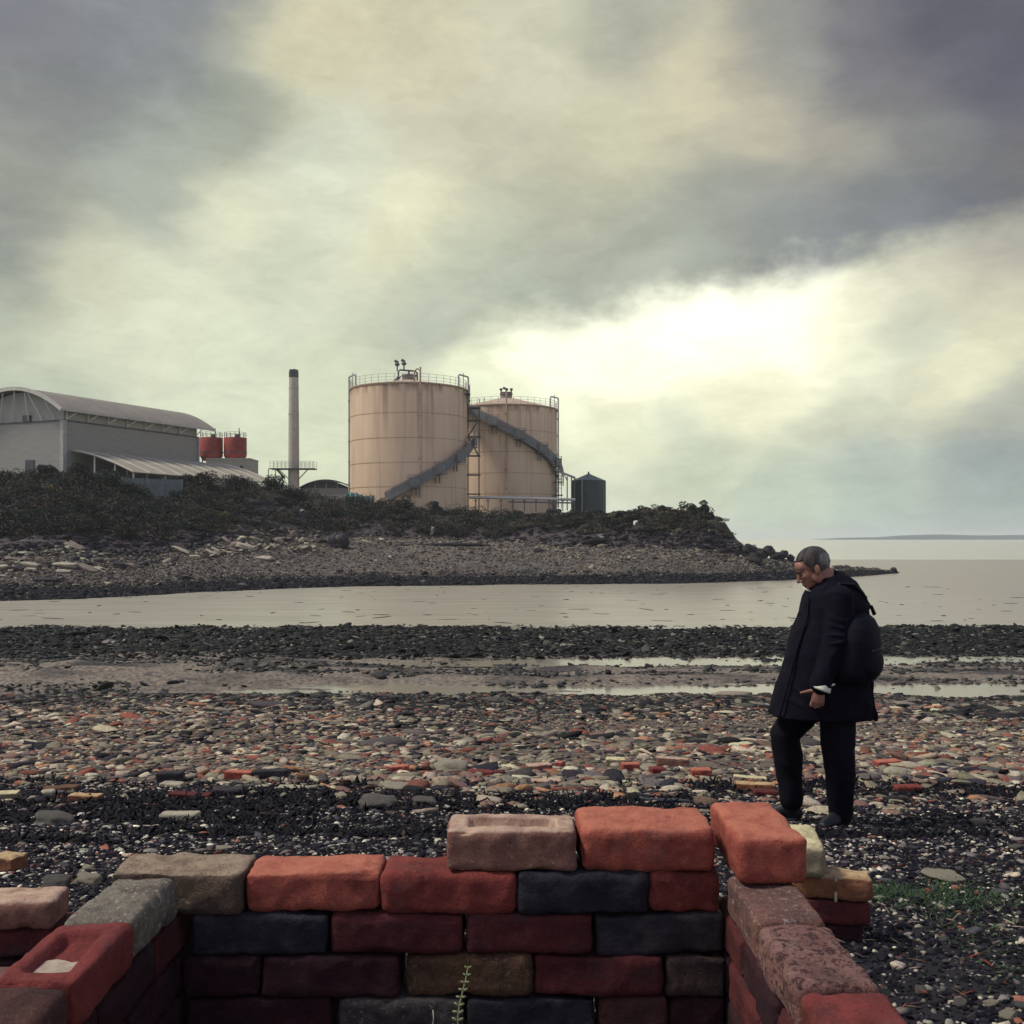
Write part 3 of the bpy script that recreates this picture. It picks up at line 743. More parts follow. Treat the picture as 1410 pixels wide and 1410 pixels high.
# ------------------------------------------------------------------ plant on the headland
m_clad = M('grey_cladding', (0.26, 0.255, 0.24), (0.31, 0.305, 0.285), 0.6, 0.6, 0.25, 1, stretch=(1, 1, 12), bdist=0.05)
m_clad2 = M('upper_cladding', (0.34, 0.335, 0.32), (0.40, 0.39, 0.37), 0.8, 0.6)
m_roof = M('grey_roof_sheet', (0.21, 0.19, 0.165), (0.27, 0.245, 0.21), 0.5, 0.6)
m_roofe = M('roof_edge', (0.45, 0.44, 0.40), (0.55, 0.53, 0.48), 1, 0.6)
m_lean = M('leanto_sheet', (0.27, 0.245, 0.19), (0.36, 0.33, 0.255), 0.7, 0.7)
m_steel = M('galvanised_steel', (0.32, 0.32, 0.32), (0.42, 0.42, 0.41), 3, 0.5, metal=0.0)
m_dsteel = M('dark_steel', (0.07, 0.07, 0.085), (0.12, 0.115, 0.125), 3, 0.6)
m_wsteel = M('white_steel', (0.5, 0.5, 0.48), (0.62, 0.62, 0.58), 3, 0.5)
m_win = M('dark_glass', (0.04, 0.04, 0.055), (0.06, 0.06, 0.075), 2, 0.3, spec=0.5)
m_red = M('red_silo_paint', (0.22, 0.035, 0.03), (0.36, 0.062, 0.048), 1.1, 0.55)
m_conc = M('pale_render', (0.40, 0.38, 0.32), (0.48, 0.46, 0.39), 1.5, 0.8)
m_grn = M('dark_green_panels', (0.018, 0.035, 0.04), (0.03, 0.055, 0.058), 1.2, 0.45, spec=0.5)
m_grnroof = M('green_grey_roof', (0.06, 0.10, 0.10), (0.16, 0.21, 0.2), 1.5, 0.5)
m_teal = M('teal_sheet', (0.16, 0.30, 0.28), (0.24, 0.36, 0.33), 1.0, 0.7)

# warehouse, local frame: X along the long side (away), Y outward to the right of it
WC = Vector((-49.0, 115.0, 5.0))
sx_ = Vector((0.45, 1, 0)).normalized(); gy = Vector((1, -0.45, 0)).normalized()
LW = 21.5; WW = 13.2
whs = empty('warehouse', WC, 'grey clad warehouse with a barrel roof and a curved lean-to at the left edge', 'building')
whs.rotation_euler = (0, 0, math.atan2(sx_.y, sx_.x))
# local: +X = along side, +Y = to the left (perp); so building spans Y 0..WW, lean-to spans Y -9..0
zb = 12.8 - 1.0 + ZC - 5.0 + 0.95      # band height above base
zb = ZC + 12.8 - 5.0; ze = ZC + 14.05 - 5.0; zp = ZC + 16.35 - 5.0
b = MB(); b.box((LW / 2, WW / 2, zb / 2), (LW, WW, zb)); b.build('wall', m_clad, whs)
b = MB()
prof = [(0.12, zb + 0.02), (WW - 0.12, zb + 0.02)]
def arc(yy, extra=0): # roof height at y
    u = (yy - WW / 2) / (WW / 2)
    return ze + (zp - ze) * (1 - u * u) + extra
N_ = 16
ys_ = [0.12 + (WW - 0.24) * i / N_ for i in range(N_ + 1)]
vs = []; 
for xx in (0.12, LW - 0.12):
    vs += [(xx, yy, zb + 0.02) for yy in ys_] + [(xx, yy, arc(yy, -0.15)) for yy in ys_]
n1_ = N_ + 1
fs = []
for k_ in (0, 2 * n1_):
    for i in range(N_): fs.append((k_ + i, k_ + i + 1, k_ + n1_ + i + 1, k_ + n1_ + i))
fs += [(0, n1_, 3 * n1_, 2 * n1_), (N_, N_ + n1_, N_ + 3 * n1_, N_ + 2 * n1_)]
b.add(vs, fs); b.build('upper_wall', m_clad2, whs)
b = MB()
for x0_, x1_, y0_, y1_ in ((-0.06, LW + 0.06, -0.06, 0.0), (-0.06, 0.0, 0.0, WW + 0.06)):
    b.box(((x0_ + x1_) / 2, (y0_ + y1_) / 2, zb), (x1_ - x0_, y1_ - y0_, 0.18))
b.build('band', m_dsteel, whs)
b = MB(); vs = []; fs = []
oh = 1.0
ys2 = [-oh + (WW + 2 * oh) * i / 28 for i in range(29)]
def rz(yy):
    u = (yy - WW / 2) / (WW / 2 + oh); return ze - 0.25 + (zp - ze + 0.35) * (1 - abs(u) ** 2.0)
for xx in (-1.2, LW + 2.2):
    vs += [(xx, yy, rz(yy)) for yy in ys2] + [(xx, yy, rz(yy) + 0.16) for yy in ys2]
m29 = 29
for i in range(28):
    a0, a1 = i, 2 * m29 + i
    fs += [(a0, a0 + 1, a1 + 1, a1), (a0 + m29, a1 + m29, a1 + m29 + 1, a0 + m29 + 1), (a0, a0 + m29, a0 + m29 + 1, a0 + 1), (a1, a1 + 1, a1 + m29 + 1, a1 + m29)]
fs += [(0, 2 * m29, 3 * m29, m29), (28, m29 + 28, 3 * m29 + 28, 2 * m29 + 28)]
b.add(vs, fs); rf = b.build('roof', m_roof, whs, True); auto_smooth(rf.data)
b = MB()
for xx in (-1.23,):
    for i in range(28): b.bar((xx, ys2[i], rz(ys2[i]) + 0.02), (xx, ys2[i + 1], rz(ys2[i + 1]) + 0.02), 0.07, 0.42)
b.bar((-1.2, -oh - 0.03, rz(-oh) + 0.02), (LW + 2.2, -oh - 0.03, rz(-oh) + 0.02), 0.08, 0.22)
b.build('roof_edge', m_roofe, rf)
b = MB()
for i in range(8):
    xx = 0.4 + i * (LW - 0.8) / 7
    b.bar((xx, -0.12, zb + 0.1), (xx, -0.12, ze + 0.1), 0.12)
    b.bar((xx, -0.14, zb + 0.2), (min(xx + 1.1, LW), -oh + 0.05, ze - 0.1), 0.10)
b.split('side_strut', m_wsteel, whs)
b = MB()
for y0_, y1_ in ((3.0, 4.4), (5.1, 4.8), (7.6, 6.4), (9.6, 8.2), (1.2, 2.0)):
    b.bar((-0.12, y0_, zb + 0.12), (-0.9, y1_, arc(y1_) - 0.1), 0.12)
b.split('gable_strut', m_wsteel, whs)
b = MB(); b.box((0.0, -0.0, zb / 2), (0.5, 0.5, zb)); b.bar((LW, -0.14, 0), (LW, -0.14, zb), 0.2); b.split('downpipe', m_steel, whs)
b = MB(); b.box((-0.03, 5.45, zb + 0.42), (0.22, 1.15, 0.72)); b.build('window', m_win, whs)
b = MB(); b.box((-0.03, 5.0, zb - 5.2), (0.16, 1.3, 2.0)); dr = b.build('door', m_win, whs)
# lean-to
b = MB(); vs = []; fs = []
NL = 14
def lz(q): return (ZC + 9.45 - 5) - (9.45 - 6.85) * (q ** 1.45)
LX0, LX1 = 1.0, 25.5
for xx in (LX0, LX1):
    vs += [(xx, -0.13 - 8.9 * i / NL, lz(i / NL)) for i in range(NL + 1)] + [(xx, -0.13 - 8.9 * i / NL, lz(i / NL) + 0.12) for i in range(NL + 1)]
m15 = NL + 1
for i in range(NL):
    a0, a1 = i, 2 * m15 + i
    fs += [(a0, a1, a1 + 1, a0 + 1), (a0 + m15, a0 + m15 + 1, a1 + m15 + 1, a1 + m15), (a0, a0 + 1, a0 + m15 + 1, a0 + m15), (a1, a1 + m15, a1 + m15 + 1, a1 + 1)]
b.add(vs, fs); lo = b.build('lean_to_roof', m_lean, whs)
b = MB()
for j in range(11):
    xx = LX0 + 0.02 + j * (LX1 - LX0 - 0.04) / 10
    b.tube([(xx, -0.13 - 8.9 * i / NL, lz(i / NL) + 0.15) for i in range(NL + 1)], 0.09, 6)
b.split('roof_rib', m_roofe, lo)
b = MB()
for j in range(6):
    for q in (0.35, 0.68, 0.97):
        xx = LX0 + 0.3 + j * (LX1 - LX0 - 0.6) / 5
        b.bar((xx, -0.13 - 8.9 * q, -1), (xx, -0.13 - 8.9 * q, lz(q)), 0.14)
b.split('lean_to_post', m_wsteel, whs)

# red silos and block
bl = empty('silo_building', P(314, 655, 150) , 'pale flat roofed block standing under the red silos', 'building')
bl.location.z = 7.5
zt = ZC + (HY - 632) / F * 150 - 7.5
b = MB(); b.box((0, 2.5, zt / 2), (6.2, 5, zt)); b.build('wall', m_conc, bl)
b = MB(); b.box((1.9, -0.03, zt - 1.3), (0.4, 0.12, 0.7)); b.build('window', m_win, bl)
b = MB(); b.box((0, 2.5, zt + 0.06), (6.35, 5.15, 0.12)); b.build('roof', m_roofe, bl)
for px0, lab in ((291, 'left one of two red silos behind the warehouse, partly in shade'), (324, 'right one of two red silos beyond the warehouse')):
    d0 = 152.5
    s_ = empty('red_silo', (0, 0, 0), lab, 'silo', 'red silos beyond the warehouse')
    s_.location = P(px0, 632, d0); zt_ = ZC + (HY - 603) / F * d0 - s_.location.z
    b = MB(); r0 = 1.62
    b.tube([(0, 0, 0.30), (0, 0, 0.5), (0, 0, zt_ - 0.05), (0, 0, zt_)], [r0 - 0.05, r0, r0, r0 - 0.03], 32)
    sh = b.build('shell', m_red, s_); auto_smooth(sh.data)
    b = MB(); b.tube([(0, 0, -0.25), (0, 0, 0.29)], [1.25, r0 - 0.1], 32); auto_smooth(b.build('hopper', m_red, s_).data)
    b = MB(); b.tube([(0, 0, 0.85), (0, 0, 0.98)], [r0 + 0.05, r0 + 0.05], 32); b.build('band', m_dsteel, s_)
    b = MB()
    for k_ in range(14):
        a_ = k_ / 14 * 6.283; q = Vector((math.cos(a_) * (r0 - 0.08), math.sin(a_) * (r0 - 0.08), zt_))
        b.bar(q, q + Vector((0, 0, 0.75)), 0.05)
        a2 = (k_ + 1) / 14 * 6.283; q2 = Vector((math.cos(a2) * (r0 - 0.08), math.sin(a2) * (r0 - 0.08), zt_))
        for hh in (0.4, 0.75): b.bar(q + Vector((0, 0, hh)), q2 + Vector((0, 0, hh)), 0.035)
    b.build('railing', m_dsteel, s_)
    b = MB(); b.tube([(0.3, 0, zt_ - .1), (0.3, 0, zt_ + 0.5)], 0.35, 10); b.tube([(0.6, -0.2, zt_), (0.6, -0.2, zt_ + 1.4)], 0.07, 6); b.build('vent', m_dsteel, s_)
    b = MB()
    for k_ in range(4):
        a_ = k_ * math.pi / 2 + 0.78; b.bar((math.cos(a_) * 1.4, math.sin(a_) * 1.4, -0.6), (math.cos(a_) * 1.4, math.sin(a_) * 1.4, 0.9), 0.14)
    b.split('leg', m_dsteel, s_)

# chimney
ch = empty('chimney', P(404.5, 672, 135), 'tall pale grey chimney stack with a black cap, left of the tanks', 'chimney')
k135 = 135 / F
ztop = (672 - 509) * k135
b = MB(); b.tube([(0, 0, -2), (0, 0, ztop * 0.55), (0, 0, ztop - 1.0)], [0.72, 0.66, 0.60], 24); auto_smooth(b.build('shaft', m_conc, ch).data)
b = MB(); b.tube([(0, 0, ztop * 0.62), (0, 0, ztop * 0.62 + 0.1)], 0.69, 24); b.tube([(0, 0, ztop * 0.84), (0, 0, ztop * 0.84 + 0.08)], 0.64, 24); b.build('joint_ring', m_steel, ch)
b = MB(); b.tube([(0, 0, ztop - 1.02), (0, 0, ztop - 0.25)], 0.62, 24)
for k_ in range(4):
    a_ = k_ * 1.571 + 0.4; b.tube([(math.cos(a_) * .33, math.sin(a_) * .33, ztop - 0.3), (math.cos(a_) * .33, math.sin(a_) * .33, ztop)], 0.24, 10)
b.build('cap', m_win, ch)
b = MB(); pz = (672 - 646) * k135
b.box((0.0, -0.2, pz), (5.7, 2.0, 0.12))
b.bar((0.6, 0, pz - 1.3), (1.9, -0.2, pz), 0.1); b.bar((-0.6, 0, pz - 1.3), (-1.9, -0.2, pz), 0.1)
b.build('platform', m_dsteel, ch)
b = MB()
for k_ in range(12):
    xx = -2.8 + k_ * 5.6 / 11
    for yy in (-1.15, 0.75): b.bar((xx, yy, pz), (xx, yy, pz + 0.95), 0.035)
for hh in (0.35, 0.65, 0.95):
    for yy in (-1.15, 0.75): b.bar((-2.8, yy, pz + hh), (2.8, yy, pz + hh), 0.03)
b.build('railing', m_steel, ch)
b = MB()
for xx in (-3.1, -2.2, -1.3): b.bar((xx, -0.6, -2), (xx, -0.6, pz if xx < -2 else pz - 0.9), 0.09)
b.bar((-3.1, -0.6, pz), (-2.2, -0.6, pz), 0.09)
b.bar((-2.4, -0.6, -0.4), (-1.2, -0.6, pz - 0.9), 0.1, 0.25); b.bar((-2.1, -0.6, pz), (-1.0, -0.6, pz - 1.2), 0.1, 0.25); b.bar((-1.9, -0.6, pz - 0.9), (-1.0, -0.6, pz - 0.9), 0.08)
b.build('stair', m_dsteel, ch)

# low arched building left of tank 1
ar = empty('arched_shed', P(449, 680, 150), 'low shed with a dark arched roof between chimney and left tank', 'building')
k150 = 150 / F
b = MB(); b.box((0, 2.5, 0.1), (7.4, 5, 1.4)); b.build('wall', m_clad, ar)
b = MB(); vs = []; fs = []
for yy in (-0.4, 5.4):
    for i in range(17):
        u = -1 + 2 * i / 16; vs.append((u * 3.7, yy, 0.8 + 1.1 * (1 - u * u)))
for i in range(16): fs.append((i, 17 + i, 18 + i, i + 1))
b.add(vs, fs); rfo = b.build('roof', m_win, ar)
md = rfo.modifiers.new('s', 'SOLIDIFY'); md.thickness = 0.15
b = MB()
vs = [(0, 0.3, 0.75)] + [((-1 + 2 * i / 16) * 3.5, 0.3, 0.76 + 1.02 * (1 - (-1 + 2 * i / 16) ** 2)) for i in range(17)]
b.add(vs, [(0, i + 1, i + 2) for i in range(16)]); b.build('end_wall', m_dsteel, ar)
b = MB()
for xx in (-1.6, 0, 1.6): b.bar((xx, 0.1, 0.7), (xx, 0.1, 1.5), 0.1)
b.split('post', m_conc, ar)

# blue green palisade fence
fn = empty('palisade_fence', hsurf([210], [4.0])[0], 'blue green palisade fence on the bank below the warehouse lean-to', 'fence')
f0 = Vector(hsurf([168], [3.93])[0]) - fn.location; f1 = Vector(hsurf([250], [3.93])[0]) - fn.location
f0.z = f1.z = 0
b = MB()
for k_ in range(56):
    q = f0.lerp(f1, k_ / 55); b.box(q + Vector((0, 0, 0.75 + 0.04 * math.sin(k_ * 2.1))), (0.075, 0.03, 1.9))
b.build('pale', M('fence_paint', (0.13, 0.17, 0.19), (0.18, 0.22, 0.23), 2, 0.6), fn)
b = MB()
for hh in (0.2, 1.35): b.bar(f0 + Vector((0, 0.05, hh)), f1 + Vector((0, 0.05, hh)), 0.05)
b.build('rail', m_steel, fn)
b = MB()
for k_ in range(4):
    q = f0.lerp(f1, k_ / 3); b.box(q + Vector((0, 0.1, 0.7)), (0.1, 0.1, 2.1))
b.split('post', m_steel, fn)
# teal hoarding
hp = empty('hoarding', P(495, 694, 122), 'crumpled teal sheeting at the lower left of the left tank', 'hoarding')
b = MB()
xs_ = np.linspace(-1.6, 1.7, 12)
vs = []
for i, xx in enumerate(xs_):
    h_ = 1.35 - 0.045 * i * (1 if i > 4 else 0.3) + random.uniform(-0.1, 0.1)
    vs += [(xx, 0.25 * (i % 2), -0.8), (xx, 0.25 * (i % 2) + 0.1, h_)]
b.add(vs, [(2 * i, 2 * i + 2, 2 * i + 3, 2 * i + 1) for i in range(11)])
ho = b.build('sheet', m_teal, hp); md = ho.modifiers.new('s', 'SOLIDIFY'); md.thickness = 0.05
b = MB()
for xx in (-1.5, 0, 1.5): b.bar((xx, 0.45, -0.8), (xx, 0.45, 1.0), 0.08)
b.split('post', m_steel, hp)
b = MB(); b.box((0, 0, 0), (4.6, 0.25, 1.1)); b.box((0, 0, 0.58), (4.7, 0.33, 0.06))
wl = b.build('low_wall', m_conc); wl.location = P(452, 688, 128); tag(wl, 'low pale wall below the arched shed, left of the teal sheeting', 'wall')

# ---- tanks
def tank_mat():
    m, t, bs = newmat('stained_tank_shell'); N = t.nodes; lk = t.links.new
    co = N.new('ShaderNodeTexCoord').outputs['Object']
    def nz_(sc_, stretch, det=6, off=(0, 0, 0)):
        mp = N.new('ShaderNodeMapping'); mp.inputs['Scale'].default_value = stretch; mp.inputs['Location'].default_value = off; lk(co, mp.inputs[0])
        n_ = N.new('ShaderNodeTexNoise'); n_.inputs['Scale'].default_value = sc_; n_.inputs['Detail'].default_value = det; lk(mp.outputs[0], n_.inputs['Vector']); return n_.outputs['Fac']
    def rng_(v, a, b_, o0=0, o1=1):
        r_ = N.new('ShaderNodeMapRange'); lk(v, r_.inputs[0]); r_.inputs[1].default_value = a; r_.inputs[2].default_value = b_; r_.inputs[3].default_value = o0; r_.inputs[4].default_value = o1; return r_.outputs[0]
    def mul(a, b_):
        n_ = N.new('ShaderNodeMath'); n_.operation = 'MULTIPLY'
        lk(a, n_.inputs[0])
        if hasattr(b_, 'links'): lk(b_, n_.inputs[1])
        else: n_.inputs[1].default_value = b_
        return n_.outputs[0]
    def mix(f, a, b_):
        n_ = N.new('ShaderNodeMix'); n_.data_type = 'RGBA'; lk(f, n_.inputs[0])
        for s_, v in ((6, a), (7, b_)):
            if hasattr(v, 'links'): lk(v, n_.inputs[s_])
            else: n_.inputs[s_].default_value = (*v, 1)
        return n_.outputs[2]
    sp = N.new('ShaderNodeSeparateXYZ'); lk(co, sp.inputs[0]); zz = sp.outputs['Z']
    col = mix(rng_(nz_(0.35, (1, 1, 0.4)), 0.3, 0.7), (0.61, 0.445, 0.315), (0.71, 0.545, 0.39))
    col = mix(mul(rng_(nz_(1.6, (1, 1, 0.06), 5), 0.50, 0.72), 0.5), col, (0.40, 0.28, 0.22))
    topz = rng_(zz, 6.5, 14.0)
    streak = mul(rng_(nz_(1.1, (1, 1, 0.035), 3, (4, 2, 0)), 0.56, 0.66), topz)
    col = mix(mul(streak, 0.6), col, (0.17, 0.085, 0.075))
    rim = mul(rng_(zz, 13.0, 13.9), rng_(nz_(1.3, (1, 1, 0.2), 5, (7, 7, 7)), 0.38, 0.6))
    col = mix(mul(rim, 0.7), col, (0.20, 0.10, 0.085))
    low = mul(rng_(zz, 4.5, 1.0), rng_(nz_(2.6, (1, 1, 0.05), 4, (1, 9, 3)), 0.6, 0.68))
    col = mix(mul(low, 0.5), col, (0.24, 0.15, 0.12))
    lk(col, bs.inputs['Base Color']); bs.inputs['Roughness'].default_value = 0.75; bs.inputs['Specular IOR Level'].default_value = 0.25
    return m
m_tank = tank_mat()
m_seam = M('rusty_seam', (0.26, 0.16, 0.12), (0.40, 0.28, 0.2), 1.5, 0.8)
m_troof = M('tank_roof', (0.40, 0.30, 0.23), (0.48, 0.37, 0.28), 1, 0.8)
m_stair = M('stair_mesh_grey', (0.145, 0.145, 0.155), (0.20, 0.20, 0.205), 2, 0.6)
def cyl(r, phi, z): # phi from the camera-facing side, positive to the right
    return Vector((r * math.sin(phi), -r * math.cos(phi), z))
def make_tank(name_loc, r, h, label, phi0, z0, phi1, z1, landings, cage, coneh, fx):
    tk = empty('storage_tank', name_loc, label, 'storage tank', 'rusty cream storage tanks')
    b = MB(); b.tube([(0, 0, -3.5), (0, 0, h)], r, 96, False); s_ = b.build('shell', m_tank, tk, True)
    b = MB(); b.tube([(0, 0, h), (0, 0, h + 0.12), (0, 0, h + coneh * 0.98), (0, 0, h + coneh)], [r + 0.1, r + 0.1, 1.2, 0.6], 96); auto_smooth(b.build('roof', m_troof, tk).data, 20)
    b = MB()
    for zz in (h - 3.55, h - 6.55, h - 9.5, h - 12.4):
        b.tube([(0, 0, zz), (0, 0, zz + 0.05)], r + 0.03, 96, False)
    b.tube([(0, 0, h - 0.14), (0, 0, h)], r + 0.06, 96, False)
    b.build('seam', m_seam, tk)
    b = MB(); nn = 44
    for k_ in range(nn):
        a0, a1 = 2 * math.pi * k_ / nn, 2 * math.pi * (k_ + 1) / nn
        q, q2 = cyl(r - 0.05, a0, h), cyl(r - 0.05, a1, h); up = Vector((0, 0, 1))
        b.bar(q, q + up * 1.15, 0.045)
        for hh in (0.4, 0.78, 1.15): b.bar(q + up * hh, q2 + up * hh, 0.03)
    b.build('railing', m_steel, tk)
    # top equipment
    b = MB(); zt = h + coneh
    b.tube([(0, 0, zt - 0.45), (0, 0, zt + 0.55)], 0.85, 16); b.tube([(0, 0, zt + 0.55), (0, 0, zt + 0.75)], [0.95, 0.95], 16)
    b.tube([(0, 0, zt + 0.7), (0, 0, zt + 1.3)], 0.12, 8)
    b.build('roof_hatch', M('hatch_rust', (0.16, 0.12, 0.12), (0.22, 0.16, 0.15), 3, 0.7), tk)
    b = MB()
    if fx:
        b.tube([(-1.3, -0.2, zt - 0.4), (-1.3, -0.2, zt + 1.15), (-1.1, -0.2, zt + 1.35), (0.8, -0.2, zt + 1.2), (1.05, -0.2, zt + 1.0), (1.1, -0.2, zt - 0.6)], 0.11, 8)
        b.tube([(-2.6, -0.2, zt - 0.8), (-1.3, -0.2, zt + 0.5)], 0.10, 6); b.tube([(-2.3, -0.2, zt - 0.8), (-1.0, -0.2, zt + 0.5)], 0.10, 6)
        for xx, hh in ((-1.45, 1.95), (-0.6, 2.05)):
            b.tube([(xx, -0.2, zt + 1.2), (xx, -0.2, zt + hh)], 0.09, 8); b.blob((xx, -0.2, zt + hh + 0.1), (0.32, 0.32, 0.24)); b.box((xx - 0.1, -0.2, zt + hh + 0.45), (0.5, 0.3, 0.32), Matrix.Rotation(0.5, 3, 'Y'))
    else:
        for xx in (-0.75, 0.75):
            b.tube([(xx, -0.2, zt - 0.1), (xx, -0.2, zt + 1.2)], 0.10, 8); b.blob((xx, -0.2, zt + 1.3), (0.24, 0.24, 0.2)); b.tube([(xx, -0.2, zt + 0.9), (0, -0.2, zt + 0.9)], 0.08, 8)
        b.box((-0.1, -0.2, zt + 1.4), (0.8, 0.3, 0.3), Matrix.Rotation(0.4, 3, 'Y'))
        b.tube([(-3.2, 0, h), (-3.2, 0, h + 1.9)], 0.05, 6); b.tube([(-3.9, 0, h), (-3.9, 0, h + 1.8)], 0.05, 6)
    b.build('roof_pipework', m_dsteel, tk)
    for (pf, w_, zlo) in cage:
        b = MB()
        if abs(w_) > 0:
            q0 = cyl(r + 0.18, pf, zlo); q1 = cyl(r + 0.18, pf, h + 1.75); q2 = cyl(r - 0.5, pf + w_, h + 1.75); q3 = cyl(r - 0.5, pf + w_, h)
            b.tube([q0, q1 - Vector((0, 0, 0.15)), q1.lerp(q2, 0.06), q1.lerp(q2, 0.94), q2 - Vector((0, 0, 0.15)), q3], 0.11, 8)
            mid = q1.lerp(q2, 0.5); b.tube([mid + Vector((0, 0, 0.35)), Vector((mid.x, mid.y, h))], 0.05, 6)
        else:
            b.tube([cyl(r + 0.18, pf, zlo), cyl(r + 0.18, pf, h + 1.9)], 0.11, 8)
        for zz in (2.5, 5.2, 7.8, 10.4, 12.9):
            if zz > zlo: b.box(cyl(r + 0.12, pf, zz), (0.34, 0.34, 0.22), Matrix.Rotation(pf, 3, 'Z'))
        b.build('riser_pipe', m_steel if abs(w_) > 0.15 else m_troof, tk)
    # helical stair
    ns = 60
    st_ = None
    ri, ro = r + 0.12, r + 0.95
    b = MB()
    lv = lambda k_: (phi0 + (phi1 - phi0) * k_ / ns, z0 + (z1 - z0) * k_ / ns)
    for k_ in range(ns):
        (a0, h0), (a1, h1) = lv(k_), lv(k_ + 1)
        am = (a0 + a1) / 2; q = cyl((ri + ro) / 2, am, (h0 + h1) / 2)
        b.box(q, (abs(a1 - a0) * ro * 1.25, ro - ri - 0.06, 0.05), Matrix.Rotation(am, 3, 'Z'))
    st_ = b.build('stair', m_stair, tk)
    for rr_ in (ri, ro):
        b = MB()
        for k_ in range(ns):
            (a0, h0), (a1, h1) = lv(k_), lv(k_ + 1); b.bar(cyl(rr_, a0, h0), cyl(rr_, a1, h1), 0.05, 0.32)
        b.build('stringer', m_stair, st_)
    b = MB()
    for k_ in range(ns):
        (a0, h0), (a1, h1) = lv(k_), lv(k_ + 1)
        for hh, wd in ((1.15, 0.07),): b.bar(cyl(ro, a0, h0 + hh), cyl(ro, a1, h1 + hh), 0.05, wd)
        b.bar(cyl(ro, a0, h0 + 0.63), cyl(ro, a1, h1 + 0.63), 0.02, 0.74)
        if k_ % 3 == 0: b.bar(cyl(ro, a0, h0), cyl(ro, a0, h0 + 1.2), 0.06)
    b.build('balustrade', m_stair, st_)
    for la in landings:
        f_ = (la - phi0) / (phi1 - phi0); zz = z0 + (z1 - z0) * f_ 
        b = MB(); rt = Matrix.Rotation(la, 3, 'Z')
        b.box(cyl(r + 0.65, la, zz - 0.10), (1.35, 1.35, 0.12), rt)
        for s1 in (-0.25, 0.25):
            b.box(cyl(r + 0.35, la + s1 / r, zz - 0.65), (0.12, 0.14, 1.05), rt)
        for s1 in (-0.66, 0.66):
            b.box(cyl(r + 1.3, la + s1 / r, zz + 0.6), (0.07, 0.07, 1.5), rt)
        b.bar(cyl(r + 1.3, la - 0.66 / r, zz + 1.3), cyl(r + 1.3, la + 0.66 / r, zz + 1.3), 0.06)
        b.box(cyl(r + 1.3, la, zz + 0.55), (1.3, 0.03, 1.0), rt)
        b.build('landing', m_stair, st_)
    return tk
BZ = ZC + 4.3
D1 = 133.0; D2 = 153.7
t1 = make_tank(Vector(((563 - 705) / F * D1, D1, BZ)), 7.33, 14.17, 'nearer cream tank on the left, rust streaked, its stair rising to the right', R(-14), 0.0, R(100), 8.4,
    [R(10), R(32), R(53), R(82)], [(R(-88), 0.35, 0), (R(16), 0.0, 0.5), (R(88), -0.32, 12.5)], 1.3, True)
b = MB(); b.tube([cyl(7.5, R(16), 14.2), cyl(7.5, R(16), 15.6), cyl(7.3, R(13.5), 15.9), cyl(7.1, R(11), 15.6), cyl(7.1, R(11), 14.2)], 0.10, 8); b.build('pipe_bend', m_troof, t1)
t2 = make_tank(Vector(((697 - 705) / F * D2, D2, BZ)), 7.42, 14.17, 'cream tank behind and to the right, a stair descending across its front', R(-48), 14.0, R(95), 3.3,
    [R(-12), R(13), R(37), R(60)], [(R(84), -0.30, 0), (R(0.5), 0.0, 0)], 1.8, False)
# bridge and access tower between tanks
br = empty('walkway', P(650, 560, 146), 'dark steel walkway and access tower between the two tank tops', 'walkway')
br.location.z = BZ
b = MB()
a_ = Vector(t1.location) + cyl(7.3, R(75), 13.6); c_ = Vector(t2.location) + cyl(7.4, R(-62), 13.9)
a_ = a_ - br.location; c_ = c_ - br.location
b.bar(a_, c_, 1.6, 0.18)
b.box(c_ + Vector((1.0, -1.2, -0.1)), (3.4, 2.2, 0.18))
br_d = b.build('deck', m_dsteel, br)
b = MB()
for off in (-0.8, 0.8):
    o_ = Vector((off * 0.9, 0.3 * off, 0))
    for hh in (0.5, 0.85, 1.2): b.bar(a_ + o_ + Vector((0, 0, hh)), c_ + o_ + Vector((0, 0, hh)), 0.05)
    for k_ in range(10): q = a_.lerp(c_, k_ / 9) + o_; b.bar(q, q + Vector((0, 0, 1.2)), 0.05)
    b.bar(a_ + o_ - Vector((0, 0, 0.8)), c_ + o_ - Vector((0, 0, 0.8)), 0.12)
    for k_ in range(9):
        q = a_.lerp(c_, k_ / 9) + o_; q2 = a_.lerp(c_, (k_ + 1) / 9) + o_
        b.bar(q - Vector((0, 0, 0.8 * (k_ % 2))), q2 - Vector((0, 0, 0.8 * ((k_ + 1) % 2))), 0.08)
b.build('truss_railing', m_dsteel, br)
b = MB()
tx = P(652, 700, 143.5) - br.location; tx.z = 0
for sx in (-0.75, 0.75):
    for sy in (-0.7, 0.7): b.bar(tx + Vector((sx, sy, -0.5)), tx + Vector((sx, sy, 13.4)), 0.12)
for zz in (1.6, 4.2, 6.8, 9.4, 11.6, 13.3):
    b.box(tx + Vector((0, 0, zz)), (1.9, 1.7, 0.12))
for i, (za, zb_) in enumerate([(6.8, 9.4), (9.4, 11.6), (11.6, 13.3)]):
    s1 = 1 if i % 2 else -1
    b.bar(tx + Vector((-0.7 * s1, -0.75, za)), tx + Vector((0.7 * s1, -0.75, zb_)), 0.08, 0.2)
b.build('tower', m_dsteel, br)

